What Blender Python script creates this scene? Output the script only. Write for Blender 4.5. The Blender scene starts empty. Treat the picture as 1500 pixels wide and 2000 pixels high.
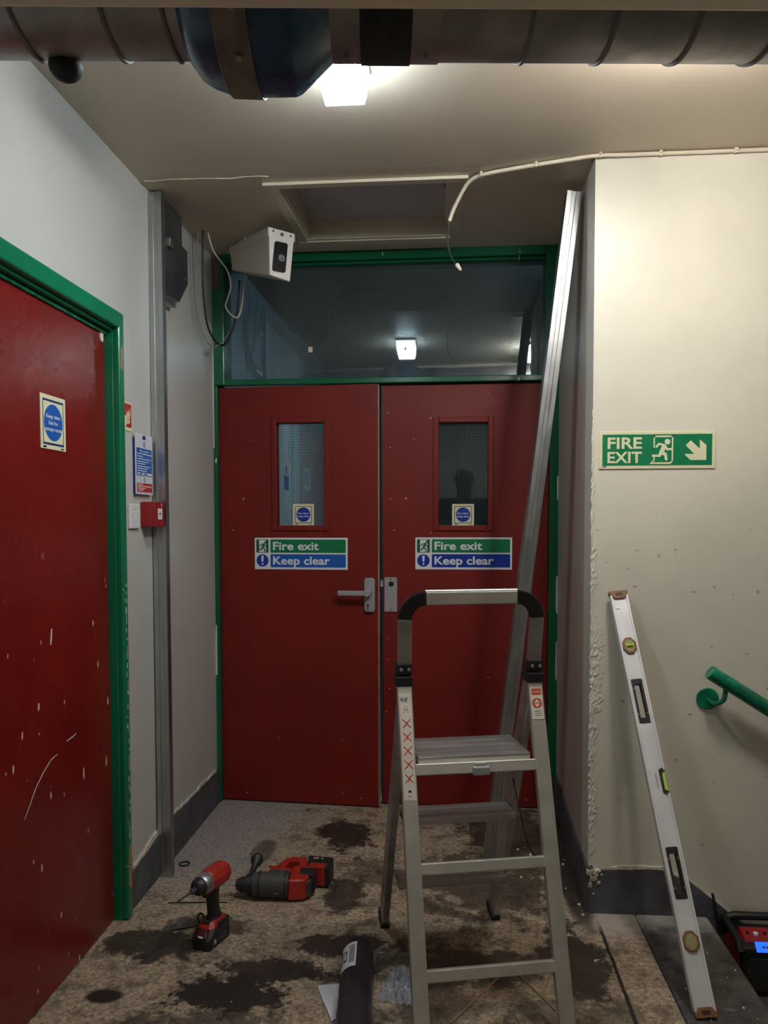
import bpy, bmesh, math, random
from mathutils import Vector, Matrix
random.seed(7)
scene = bpy.context.scene
C = scene.collection
R = math.radians

# ------------------------------------------------------------------ camera
cam_d = bpy.data.cameras.new('camera'); cam = bpy.data.objects.new('camera', cam_d); C.objects.link(cam)
PSI, PIT, ROL, CH, FPX, CY = .0813, .0432, -.0017, 1.3552, 1500.0, 1082.37
fw = Vector((-math.sin(PSI)*math.cos(PIT), math.cos(PSI)*math.cos(PIT), -math.sin(PIT)))
rt0 = Vector((math.cos(PSI), math.sin(PSI), 0)); up0 = rt0.cross(fw)
rt = rt0*math.cos(ROL)+up0*math.sin(ROL); up = up0*math.cos(ROL)-rt0*math.sin(ROL)
M = Matrix((rt, up, -fw)).transposed().to_4x4(); M.translation = (0, 0, CH)
cam.matrix_world = M
cam_d.sensor_fit = 'VERTICAL'; cam_d.sensor_height = 32.0; cam_d.lens = 32.0*FPX/2000.0
cam_d.shift_y = (CY-1000.0)/2000.0
cam_d.clip_start = .02; cam_d.clip_end = 60
scene.camera = cam

# ------------------------------------------------------------------ world, exposure
w = bpy.data.worlds.new('world'); scene.world = w; w.use_nodes = True
w.node_tree.nodes['Background'].inputs[0].default_value = (.55, .6, .7, 1)
w.node_tree.nodes['Background'].inputs[1].default_value = .02
vs = scene.view_settings
vs.view_transform = 'Standard'; vs.look = 'None'; vs.gamma = 1; vs.use_curve_mapping = False
vs.exposure = 0.45
LAMP_A, LAMP_B, FILL_R, LAMP_C = 84.0, 76.0, 66.0, 160.0     # lens emission of the bulkhead lamps: two over the landing, added rear fill, corridor beyond

# ------------------------------------------------------------------ materials
MATS = {}
def nt(name):
    m = bpy.data.materials.new(name); m.use_nodes = True
    n = m.node_tree.nodes; b = n['Principled BSDF']
    return m, m.node_tree, b
def node(t, typ, **kw):
    n = t.nodes.new(typ)
    for k, v in kw.items():
        if k.startswith('i_'):
            key = k[2:]; key = int(key) if key.isdigit() else key
            n.inputs[key].default_value = v
        else: setattr(n, k, v)
    return n
def coords(t, scale=(1, 1, 1), rot=(0, 0, 0), loc=(0, 0, 0)):
    tc = node(t, 'ShaderNodeTexCoord'); mp = node(t, 'ShaderNodeMapping')
    mp.inputs['Scale'].default_value = scale; mp.inputs['Rotation'].default_value = rot; mp.inputs['Location'].default_value = loc
    t.links.new(tc.outputs['Object'], mp.inputs[0]); return mp.outputs[0]
def noise(t, vec, scale, detail=4, rough=.55, dist=0):
    n = node(t, 'ShaderNodeTexNoise'); n.inputs['Scale'].default_value = scale; n.inputs['Detail'].default_value = detail
    n.inputs['Roughness'].default_value = rough; n.inputs['Distortion'].default_value = dist
    t.links.new(vec, n.inputs['Vector']); return n.outputs['Fac']
def ramp(t, fac, lo, hi, a=0.0, b=1.0):
    n = node(t, 'ShaderNodeMapRange'); n.interpolation_type = 'SMOOTHSTEP'
    n.inputs['From Min'].default_value = lo; n.inputs['From Max'].default_value = hi
    n.inputs['To Min'].default_value = a; n.inputs['To Max'].default_value = b
    t.links.new(fac, n.inputs['Value']); return n.outputs['Result']
def mixc(t, fac, a, b, blend='MIX'):
    n = node(t, 'ShaderNodeMix'); n.data_type = 'RGBA'; n.blend_type = blend
    if isinstance(fac, (int, float)): n.inputs['Factor'].default_value = fac
    else: t.links.new(fac, n.inputs['Factor'])
    for k, v in (('A', a), ('B', b)):
        s = [i for i in n.inputs if i.name == k and i.type == 'RGBA'][0]
        if isinstance(v, tuple): s.default_value = (*v[:3], 1)
        else: t.links.new(v, s)
    return [o for o in n.outputs if o.type == 'RGBA'][0]
def math_(t, op, a, b=None, c=None):
    n = node(t, 'ShaderNodeMath', operation=op)
    for i, v in enumerate((a, b, c)):
        if v is None: continue
        if isinstance(v, (int, float)): n.inputs[i].default_value = v
        else: t.links.new(v, n.inputs[i])
    return n.outputs[0]
def bump(t, b, h, strength, dist=.01):
    n = node(t, 'ShaderNodeBump'); n.inputs['Strength'].default_value = strength; n.inputs['Distance'].default_value = dist
    t.links.new(h, n.inputs['Height']); t.links.new(n.outputs[0], b.inputs['Normal'])
def mat(name, col, rough=.5, metal=0, var=0, vs_=6, bmp=0, bs=60, coat=0, aniso=None):
    m, t, b = nt(name)
    b.inputs['Base Color'].default_value = (*col, 1); b.inputs['Roughness'].default_value = rough; b.inputs['Metallic'].default_value = metal
    b.inputs['Coat Weight'].default_value = coat
    if var or bmp:
        v = coords(t, aniso or (1, 1, 1))
        if var:
            f = ramp(t, noise(t, v, vs_, 5), .3, .7)
            t.links.new(mixc(t, f, tuple(c*(1-var) for c in col), tuple(min(1, c*(1+var)) for c in col)), b.inputs['Base Color'])
            t.links.new(ramp(t, noise(t, v, vs_*2.3, 3), .3, .7, rough*.85, min(1, rough*1.15)), b.inputs['Roughness'])
        if bmp: bump(t, b, noise(t, v, bs, 4), bmp, .004)
    MATS[name] = m; return m
def chips(t, vec, scale, keep, size, plane=None):
    """sparse random flecks: mask 0..1"""
    if plane:       # flecks lie in one plane: use its two axes only
        sx_ = node(t, 'ShaderNodeSeparateXYZ'); t.links.new(vec, sx_.inputs[0]); cb = node(t, 'ShaderNodeCombineXYZ')
        t.links.new(sx_.outputs['xyz'.index(plane[0])], cb.inputs[0]); t.links.new(sx_.outputs['xyz'.index(plane[1])], cb.inputs[1]); vec = cb.outputs[0]
    vo = node(t, 'ShaderNodeTexVoronoi')
    if plane: vo.voronoi_dimensions = '2D'
    vo.inputs['Scale'].default_value = scale; vo.inputs['Randomness'].default_value = 1
    n2 = node(t, 'ShaderNodeTexNoise'); n2.inputs['Scale'].default_value = scale*2.1; n2.inputs['Detail'].default_value = 3
    t.links.new(vec, n2.inputs['Vector'])
    add = node(t, 'ShaderNodeVectorMath', operation='MULTIPLY_ADD'); add.inputs[1].default_value = (.25/scale,)*3
    t.links.new(n2.outputs['Color'], add.inputs[0]); t.links.new(vec, add.inputs[2])
    t.links.new(add.outputs[0], vo.inputs['Vector'])
    sep = node(t, 'ShaderNodeSeparateColor'); t.links.new(vo.outputs['Color'], sep.inputs[0])
    sel = math_(t, 'GREATER_THAN', sep.outputs[0], 1-keep)
    sz = math_(t, 'MULTIPLY', sep.outputs[1], size)
    return math_(t, 'MULTIPLY', sel, math_(t, 'LESS_THAN', vo.outputs['Distance'], sz))

def wall_mat(name, col, speck, rough=.38, speckcol=(.16, .13, .1), keep=.3, dirt=.12):
    m, t, b = nt(name); v = coords(t)
    f = ramp(t, noise(t, v, 1.6, 6), .3, .7)
    base = mixc(t, f, tuple(c*(1-dirt) for c in col), tuple(min(1, c*(1+dirt*.4)) for c in col))
    h = noise(t, v, 22, 5)
    if speck:
        v2 = coords(t, (1, 0, .8), (0, .6, 0))
        k = math_(t, 'MAXIMUM', chips(t, v2, 19, keep*.25, speck*.8, 'xz'), chips(t, coords(t, (1, 0, 2.2), (0, -.5, 0)), 16, keep*.22, speck, 'xz'))
        zz = node(t, 'ShaderNodeSeparateXYZ'); t.links.new(v, zz.inputs[0])
        k = math_(t, 'MULTIPLY', k, ramp(t, zz.outputs[2], 1.5, 1.15))
        base = mixc(t, math_(t, 'MULTIPLY', k, .6), base, speckcol)
        h = math_(t, 'SUBTRACT', h, math_(t, 'MULTIPLY', k, 1.5))
    t.links.new(base, b.inputs['Base Color']); b.inputs['Roughness'].default_value = rough
    bump(t, b, h, .12, .004); MATS[name] = m
wall_mat('left_paint', (.475, .47, .445), 0, .30, dirt=.07)
wall_mat('reveal_paint', (.48, .42, .37), 0, .34, dirt=.12)
wall_mat('cream_paint', (.63, .60, .505), .13, .42, keep=.32)
wall_mat('ceiling_paint', (.62, .53, .42), 0, .45, dirt=.06)
wall_mat('beam_paint', (.85, .72, .55), 0, .6, dirt=.15)
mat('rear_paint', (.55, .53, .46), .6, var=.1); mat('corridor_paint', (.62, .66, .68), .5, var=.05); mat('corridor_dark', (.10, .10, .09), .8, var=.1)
mat('plaster', (.60, .54, .44), .9, var=.25, vs_=30, bmp=1, bs=70)

def paint_wear(name, col, rough, chipcol, scale, keep, size, stretch, zlo, zhi, var=.10, plane='yz', spec=.5):
    m, t, b = nt(name); v = coords(t)
    f = ramp(t, noise(t, v, 3.0, 5), .3, .7)
    base = mixc(t, f, tuple(c*(1-var) for c in col), tuple(c*(1+var) for c in col))
    k = chips(t, coords(t, stretch, (.25, 0, 0)), scale, keep, size, plane)
    k2 = chips(t, coords(t, stretch, (-.5, 0, 0), (3, 1, 2)), scale*2, keep*.5, size, plane)
    k = math_(t, 'MAXIMUM', k, k2)
    s = node(t, 'ShaderNodeSeparateXYZ'); t.links.new(v, s.inputs[0])
    k = math_(t, 'MULTIPLY', k, ramp(t, s.outputs[2], zhi, zlo))
    t.links.new(mixc(t, k, base, chipcol), b.inputs['Base Color'])
    t.links.new(ramp(t, noise(t, v, 5, 4), .3, .7, rough*.93, rough*1.1), b.inputs['Roughness'])
    b.inputs['Specular IOR Level'].default_value = spec
    h = math_(t, 'SUBTRACT', noise(t, v, 30, 3), math_(t, 'MULTIPLY', k, 1.2))
    bump(t, b, h, .06, .003); MATS[name] = m
paint_wear('door_red_worn', (.155, .0085, .0070), .27, (.62, .42, .36), 26, .07, .17, (0, 1, .36), .95, 1.35)
paint_wear('door_red', (.165, .0100, .0065), .5, (.5, .3, .25), 16, .035, .09, (1, 1, 1), 3, 4, plane='xz', spec=.32)
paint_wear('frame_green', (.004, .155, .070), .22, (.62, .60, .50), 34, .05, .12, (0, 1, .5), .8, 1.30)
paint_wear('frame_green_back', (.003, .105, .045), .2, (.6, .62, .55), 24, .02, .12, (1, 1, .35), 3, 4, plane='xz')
mat('rail_green', (.004, .17, .085), .25, var=.35, vs_=18)
mat('skirting', (.070, .070, .080), .6, var=.35, vs_=9, bmp=.3, bs=30)
mat('black', (.006, .006, .007), .5); mat('black_gloss', (.008, .008, .01), .25)
mat('rubber', (.012, .012, .013), .7, var=.3, vs_=30)
mat('steel', (.50, .52, .53), .36, 1, var=.12, vs_=14, aniso=(1, 1, .3), bmp=.1)
mat('zinc', (.40, .42, .42), .42, 1, var=.2, vs_=10, aniso=(1, 1, .25), bmp=.12)
mat('seam_metal', (.20, .19, .19), .75, .5); mat('duct_metal', (.34, .32, .32), .46, .85, var=.25, vs_=7, bmp=.1)
mat('dark_steel', (.15, .155, .18), .34, .8, var=.2, vs_=9)
mat('fan_blue', (.010, .052, .125), .28, var=.25, vs_=8)
mat('strap_metal', (.19, .15, .12), .6, .4, var=.25, vs_=20)
mat('alu', (.50, .485, .43), .42, .7, var=.07, vs_=12, bmp=.04, bs=120)
mat('alu_step', (.44, .42, .41), .40, .85, var=.15, vs_=16, aniso=(.2, 3, 1))
mat('alu_level', (.70, .70, .71), .45, .35, var=.08, vs_=10)
mat('brown_cap', (.22, .095, .045), .5, var=.2); mat('vial_dark', (.05, .02, .012), .4)
mat('vial_green', (.40, .62, .06), .2); mat('vial_dull', (.32, .30, .14), .3)
mat('cream_plastic', (.68, .63, .50), .45); mat('white_plastic', (.66, .65, .66), .4)
mat('housing', (.58, .54, .45), .45, var=.05); mat('housing_front', (.72, .70, .66), .45)
mat('cable_cream', (.62, .55, .43), .5); mat('cable_grey', (.25, .21, .16), .5)
mat('sign_white', (.72, .72, .74), .35); mat('sign_green', (.004, .17, .065), .35); mat('sign_green_dark', (.004, .105, .04), .35)
mat('sign_blue', (.010, .10, .42), .3); mat('sign_blue_deep', (.006, .035, .30), .3); mat('glow_cream', (.68, .66, .44), .4)
mat('ink', (.006, .008, .02), .4); mat('ink_navy', (.01, .03, .12), .4); mat('sign_red', (.42, .018, .014), .35)
mat('notice_white', (.60, .60, .66), .3)
mat('call_red', (.28, .012, .014), .4); mat('tool_red', (.34, .020, .012), .42, var=.15, vs_=20)
mat('tool_black', (.014, .013, .015), .5, var=.2, vs_=30); mat('tool_grey', (.055, .052, .048), .55, var=.25, vs_=20)
mat('tool_dark_red', (.06, .006, .010), .5)
mat('handle_grey', (.36, .36, .37), .4, .25); mat('chrome', (.7, .7, .7), .2, 1)
mat('old_timber', (.13, .10, .08), .8, var=.3); mat('wood_raw', (.30, .18, .10), .8, var=.25)
mat('tube_black', (.022, .018, .024), .38, var=.25, vs_=9)
mat('paper', (.62, .62, .64), .8); mat('hatch_panel', (.52, .50, .52), .7, var=.04)
mat('trim_cream', (.62, .56, .44), .45); mat('leaf_edge', (.42, .36, .31), .6, var=.3, vs_=25)
def nosing_mat():
    m, t, b = nt('nosing'); v = coords(t); s = node(t, 'ShaderNodeSeparateXYZ'); t.links.new(v, s.inputs[0])
    n1 = noise(t, v, 14, 8, .7); n2 = noise(t, coords(t, (1, 2.5, 1), (0, 0, .5)), 9, 6, .7)
    col = mixc(t, ramp(t, n1, .3, .7), (.030, .024, .022), (.090, .074, .066))
    col = mixc(t, ramp(t, n2, .56, .70, 0, .55), col, (.20, .175, .165))
    col = mixc(t, ramp(t, math_(t, 'ADD', s.outputs[1], math_(t, 'MULTIPLY', math_(t, 'SUBTRACT', n1, .5), .3)), 2.50, 2.66, 0, .75), col, (.36, .32, .30))
    t.links.new(col, b.inputs['Base Color']); b.inputs['Roughness'].default_value = .85; bump(t, b, noise(t, v, 50, 6), .8, .004); MATS['nosing'] = m
nosing_mat()
mat('step_dark', (.05, .045, .042), .85, var=.3, vs_=12)
mat('coat_dark', (.012, .012, .016), .85); mat('trouser', (.02, .02, .025), .85); mat('skin', (.35, .2, .14), .5); mat('hair', (.01, .008, .007), .6)
mat('sticker', (.60, .58, .50), .45); mat('sticker_red', (.50, .05, .03), .4); mat('sticker_tint', (.66, .58, .50), .45)
mat('chip_tan', (.42, .36, .24), .8); mat('chip_white', (.6, .57, .54), .9); mat('dust', (.3, .27, .27), .95)

def emat(name, col, s, base=None):
    m, t, b = nt(name); b.inputs['Base Color'].default_value = (*(base or col), 1); b.inputs['Roughness'].default_value = .3
    b.inputs['Emission Color'].default_value = (*col, 1); b.inputs['Emission Strength'].default_value = s; MATS[name] = m
for k_, c_, s_, e_ in (('cool', (.80, .93, 1.0), LAMP_A, .34), ('warm', (1.0, .965, .90), LAMP_B, 1.5), ('rear', (1.0, .95, .88), FILL_R, .5), ('corridor', (.72, .90, 1.0), LAMP_C, .6)):
    emat('lens_'+k_, c_, s_); emat('lens_side_'+k_, c_, s_*e_)      # clear front, ribbed sides that pass less light
emat('lcd', (.03, .16, .85), .8, (.01, .05, .3))

def glass_mat(key, dusty, tint):
    m = bpy.data.materials.new('wired_'+key); m.use_nodes = True; t = m.node_tree; t.nodes.clear()
    out = node(t, 'ShaderNodeOutputMaterial'); tc = node(t, 'ShaderNodeTexCoord'); sp = node(t, 'ShaderNodeSeparateXYZ')
    t.links.new(tc.outputs['Object'], sp.inputs[0])
    g = []
    for o in (0, 2):
        f = math_(t, 'FRACT', math_(t, 'MULTIPLY', sp.outputs[o], 1/.0127)); g.append(math_(t, 'LESS_THAN', f, .085))
    wire = math_(t, 'MAXIMUM', g[0], g[1])
    gl = node(t, 'ShaderNodeBsdfGlossy'); gl.inputs['Color'].default_value = (.78, .93, 1, 1); gl.inputs['Roughness'].default_value = .02
    tr = node(t, 'ShaderNodeBsdfTransparent'); tr.inputs['Color'].default_value = (*tint, 1)
    lw = node(t, 'ShaderNodeFresnel'); lw.inputs['IOR'].default_value = 1.85      # both faces of the pane together
    a = node(t, 'ShaderNodeMixShader'); t.links.new(lw.outputs[0], a.inputs[0])
    t.links.new(tr.outputs[0], a.inputs[1]); t.links.new(gl.outputs[0], a.inputs[2])
    du = node(t, 'ShaderNodeBsdfDiffuse'); du.inputs['Color'].default_value = (.42, .50, .52, 1)
    a2 = node(t, 'ShaderNodeMixShader'); a2.inputs[0].default_value = dusty
    t.links.new(a.outputs[0], a2.inputs[1]); t.links.new(du.outputs[0], a2.inputs[2]); a = a2
    d = node(t, 'ShaderNodeBsdfPrincipled'); d.inputs['Base Color'].default_value = (.03, .04, .045, 1); d.inputs['Roughness'].default_value = .4
    bx = node(t, 'ShaderNodeMixShader'); t.links.new(math_(t, 'MULTIPLY', wire, .55), bx.inputs[0])
    t.links.new(a.outputs[0], bx.inputs[1]); t.links.new(d.outputs[0], bx.inputs[2]); t.links.new(bx.outputs[0], out.inputs[0])
    MATS[key] = m
glass_mat('glass', .02, (.85, .95, .97)); glass_mat('dusty_glass', .10, (.34, .47, .52))
def film_mat():
    m, t, b = nt('clear_film'); b.inputs['Base Color'].default_value = (.75, .78, .9, 1); b.inputs['Roughness'].default_value = .12
    b.inputs['Alpha'].default_value = .20; b.inputs['Specular IOR Level'].default_value = .9
    MATS['clear_film'] = m
film_mat()

def floor_mat():
    m, t, b = nt('floor_stained'); v = coords(t)
    s = node(t, 'ShaderNodeSeparateXYZ'); t.links.new(v, s.inputs[0])
    grain = noise(t, v, 70, 10, .75); mid = noise(t, v, 13, 9, .7); big = noise(t, v, 2.3, 8, .65)
    beige = mixc(t, ramp(t, grain, .32, .66), (.13, .088, .056), (.50, .385, .265))
    beige = mixc(t, ramp(t, mid, .46, .64, 0, .72), beige, (.075, .048, .033))
    dust = mixc(t, ramp(t, grain, .3, .7), (.15, .13, .13), (.38, .335, .33))
    lefty = ramp(t, s.outputs[0], -.45, -1.05)
    backy = ramp(t, s.outputs[1], 2.55, 3.1)
    dm = math_(t, 'MULTIPLY', ramp(t, math_(t, 'ADD', math_(t, 'MULTIPLY', lefty, backy), math_(t, 'MULTIPLY', big, .9)), .35, 1.35), .9)
    col = mixc(t, dm, beige, dust)
    wx = math_(t, 'DIVIDE', math_(t, 'SUBTRACT', s.outputs[0], .56), .16); wy = math_(t, 'DIVIDE', math_(t, 'SUBTRACT', s.outputs[1], 2.62), .15)
    wd = math_(t, 'ADD', math_(t, 'SQRT', math_(t, 'ADD', math_(t, 'MULTIPLY', wx, wx), math_(t, 'MULTIPLY', wy, wy))), math_(t, 'MULTIPLY', math_(t, 'SUBTRACT', mid, .5), 1.5))
    col = mixc(t, ramp(t, wd, 1.2, .2, 0, .8), col, (.42, .36, .32))      # plaster dust swept against the wall
    # wet / oily stains with a shape of their own
    wob = math_(t, 'ADD', math_(t, 'MULTIPLY', noise(t, v, 9, 4, .6), .55), math_(t, 'MULTIPLY', noise(t, v, 34, 8, .75), .45))
    st = None
    for (x, y, rx, ry, k) in ((-.97, 2.065, .055, .035, 1), (-.93, 2.33, .16, .09, .9), (-.62, 2.12, .17, .10, 1), (-.50, 2.23, .20, .06, .95), (-.30, 2.38, .17, .07, .9),
                              (-.62, 1.93, .25, .12, .7), (-.44, 3.25, .12, .16, .95), (.05, 2.30, .26, .12, .8), (.15, 2.85, .28, .28, .75), (.40, 2.35, .10, .22, .9),
                              (.36, 2.0, .2, .2, .55), (.30, 3.3, .22, .3, .8), (-.28, 2.9, .14, .12, .6), (-.05, 2.08, .13, .12, .6), (-.78, 2.47, .16, .06, .75), (.47, 3.0, .06, .5, .9),
                              (-.36, 2.72, .08, .13, .85), (-.75, 3.05, .05, .12, .6)):
        dx = math_(t, 'DIVIDE', math_(t, 'SUBTRACT', s.outputs[0], x), rx); dy = math_(t, 'DIVIDE', math_(t, 'SUBTRACT', s.outputs[1], y), ry)
        d = math_(t, 'SQRT', math_(t, 'ADD', math_(t, 'MULTIPLY', dx, dx), math_(t, 'MULTIPLY', dy, dy)))
        d = math_(t, 'ADD', d, math_(t, 'MULTIPLY', math_(t, 'SUBTRACT', wob, .5), 4.6 if rx > .06 else .8))
        f = math_(t, 'MULTIPLY', ramp(t, d, 1.15, .75), k)
        st = f if st is None else math_(t, 'MAXIMUM', st, f)
    st = math_(t, 'MAXIMUM', st, ramp(t, math_(t, 'MULTIPLY', big, mid), .335, .40, 0, .75))
    col = mixc(t, st, col, (.022, .016, .014))
    # joint in the screed in line with the wall corner
    jx = math_(t, 'ABSOLUTE', math_(t, 'SUBTRACT', math_(t, 'ADD', s.outputs[0], math_(t, 'MULTIPLY', math_(t, 'SUBTRACT', mid, .5), .02)), .512))
    j = math_(t, 'MULTIPLY', ramp(t, jx, .008, .003), ramp(t, s.outputs[1], 2.62, 2.5))
    col = mixc(t, j, col, (.012, .01, .01))
    fl = chips(t, v, 40, .03, .12, 'xy'); col = mixc(t, math_(t, 'MULTIPLY', fl, .8), col, (.5, .47, .45))
    t.links.new(col, b.inputs['Base Color'])
    t.links.new(ramp(t, st, 0, 1, .85, .42), b.inputs['Roughness'])
    h = math_(t, 'ADD', math_(t, 'MULTIPLY', grain, .6), math_(t, 'SUBTRACT', mid, j))
    bump(t, b, h, .55, .006); MATS['floor_stained'] = m
floor_mat()

# ------------------------------------------------------------------ mesh helpers
class MB:
    def __init__(s): s.v = []; s.f = []
    def add(s, vs_, fs):
        o = len(s.v); s.v += [tuple(a) for a in vs_]; s.f += [tuple(i+o for i in f) for f in fs]; return s
    def hexa(s, c):
        return s.add(c, [(0, 3, 2, 1), (4, 5, 6, 7), (0, 1, 5, 4), (1, 2, 6, 5), (2, 3, 7, 6), (3, 0, 4, 7)])
    def box(s, x0, x1, y0, y1, z0, z1, X=None):
        c = [Vector(p) for p in ((x0, y0, z0), (x1, y0, z0), (x1, y1, z0), (x0, y1, z0), (x0, y0, z1), (x1, y0, z1), (x1, y1, z1), (x0, y1, z1))]
        if X is not None: c = [X @ p for p in c]
        return s.hexa(c)
    def beam(s, p, q, wx, wy, side=Vector((1, 0, 0))):
        p, q = Vector(p), Vector(q); d = (q-p).normalized(); x = (side-d*side.dot(d)).normalized(); y = d.cross(x)
        o = [(-1, -1), (1, -1), (1, 1), (-1, 1)]
        return s.hexa([p+x*a*wx/2+y*b*wy/2 for a, b in o]+[q+x*a*wx/2+y*b*wy/2 for a, b in o])
    def lathe(s, prof, o, axis, n=24, caps=True):
        o = Vector(o); a = Vector(axis).normalized(); x = a.orthogonal().normalized(); y = a.cross(x)
        vs_ = []; fs = []
        for (t_, r) in prof:
            for i in range(n):
                th = 2*math.pi*i/n; vs_.append(o+a*t_+(x*math.cos(th)+y*math.sin(th))*r)
        m = len(prof)
        for k in range(m-1):
            for i in range(n):
                j = (i+1) % n; fs.append((k*n+i, k*n+j, (k+1)*n+j, (k+1)*n+i))
        if caps: fs += [tuple(range(n-1, -1, -1)), tuple((m-1)*n+i for i in range(n))]
        return s.add(vs_, fs)
    def cyl(s, p, q, r, r2=None, n=16):
        p, q = Vector(p), Vector(q); return s.lathe([(0, r), ((q-p).length, r if r2 is None else r2)], p, q-p, n)
    def tube(s, pts, r, n=8):
        pts = [Vector(p) for p in pts]; m = len(pts); vs_ = []; fs = []; x = None
        for k, p in enumerate(pts):
            d = (pts[min(k+1, m-1)]-pts[max(k-1, 0)]).normalized()
            x = d.orthogonal().normalized() if x is None else (x-d*x.dot(d)).normalized()
            y = d.cross(x); rr = r[k] if isinstance(r, (list, tuple)) else r
            for i in range(n):
                th = 2*math.pi*i/n; vs_.append(p+(x*math.cos(th)+y*math.sin(th))*rr)
        for k in range(m-1):
            for i in range(n):
                j = (i+1) % n; fs.append((k*n+i, k*n+j, (k+1)*n+j, (k+1)*n+i))
        fs += [tuple(range(n-1, -1, -1)), tuple((m-1)*n+i for i in range(n))]
        return s.add(vs_, fs)
    def prism(s, poly, y0, y1, f=lambda a, y, b: (a, y, b)):
        n = len(poly); vs_ = [f(a, y0, b) for a, b in poly]+[f(a, y1, b) for a, b in poly]
        fs = [tuple(range(n)), tuple(range(2*n-1, n-1, -1))]+[(i, n+i, n+(i+1) % n, (i+1) % n) for i in range(n)]
        return s.add(vs_, fs)
    def poly(s, pts, y, f=lambda a, y, b: (a, y, b)):
        return s.add([f(a, y, b) for a, b in pts], [tuple(range(len(pts)))])
    def sphere(s, c, r, n=14, sc=(1, 1, 1)):
        pr = []; vs_ = []; fs = []; m = n//2
        for k in range(m+1):
            ph = math.pi*k/m
            for i in range(n):
                th = 2*math.pi*i/n
                vs_.append((c[0]+r*sc[0]*math.sin(ph)*math.cos(th), c[1]+r*sc[1]*math.sin(ph)*math.sin(th), c[2]+r*sc[2]*math.cos(ph)))
        for k in range(m):
            for i in range(n): j = (i+1) % n; fs.append((k*n+i, (k+1)*n+i, (k+1)*n+j, k*n+j))
        return s.add(vs_, fs)
    def build(s, name, m, parent=None, bevel=0, seg=2, smooth=False, angle=35):
        me = bpy.data.meshes.new(name); bm = bmesh.new()
        bv = [bm.verts.new(v) for v in s.v]
        for f in s.f:
            try: bm.faces.new([bv[i] for i in f])
            except ValueError: pass
        bmesh.ops.remove_doubles(bm, verts=bm.verts, dist=1e-6)
        bmesh.ops.recalc_face_normals(bm, faces=bm.faces)
        bm.to_mesh(me); bm.free()
        if m: me.materials.append(MATS[m])
        if smooth:
            me.polygons.foreach_set('use_smooth', [True]*len(me.polygons)); me.set_sharp_from_angle(angle=R(angle))
        o = bpy.data.objects.new(name, me); C.objects.link(o)
        if parent: o.parent = parent
        if bevel:
            b = o.modifiers.new('bevel', 'BEVEL'); b.width = bevel; b.segments = seg; b.limit_method = 'ANGLE'; b.angle_limit = R(40); b.harden_normals = False
            if not smooth: me.polygons.foreach_set('use_smooth', [False]*len(me.polygons))
        return o
def tag(o, label=None, cat=None, group=None, kind=None):
    if label: o['label'] = label
    if cat: o['category'] = cat
    if group: o['group'] = group
    if kind: o['kind'] = kind
    return o
def thing(name, label, cat, loc=(0, 0, 0), rz=0, group=None, kind=None):
    o = bpy.data.objects.new(name, None); C.objects.link(o); o.empty_display_size = .05
    o.location = loc; o.rotation_euler = (0, 0, rz); return tag(o, label, cat, group, kind)
def smoothpts(pts, n=6):
    P = [Vector(p) for p in pts]; out = []
    for i in range(len(P)-1):
        a, b, c, d = P[max(i-1, 0)], P[i], P[i+1], P[min(i+2, len(P)-1)]
        for k in range(n):
            t = k/n; out.append(.5*((2*b)+(c-a)*t+(2*a-5*b+4*c-d)*t*t+(3*b-a-3*c+d)*t**3))
    return out+[P[-1]]
def circ(cx, cz, r, n=28, rz=None): return [(cx+r*math.cos(2*math.pi*i/n), cz+(rz or r)*math.sin(2*math.pi*i/n)) for i in range(n)]
def rect(x0, x1, z0, z1): return [(x0, z0), (x1, z0), (x1, z1), (x0, z1)]
def rrect(x0, x1, z0, z1, r, n=4):
    out = []
    for cx, cz, a0 in ((x1-r, z0+r, -90), (x1-r, z1-r, 0), (x0+r, z1-r, 90), (x0+r, z0+r, 180)):
        for k in range(n+1): a = R(a0+90*k/n); out.append((cx+r*math.cos(a), cz+r*math.sin(a)))
    return out
def seg(p, q, w_):
    p, q = Vector(p), Vector(q); d = (q-p).normalized(); n = Vector((-d.y, d.x))*w_/2
    a0 = math.atan2(n.y, n.x); out = []
    for k in range(7): a = a0+math.pi*k/6; out.append((p.x+math.cos(a)*w_/2, p.y+math.sin(a)*w_/2))
    for k in range(7): a = a0+math.pi+math.pi*k/6; out.append((q.x+math.cos(a)*w_/2, q.y+math.sin(a)*w_/2))
    return out
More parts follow.
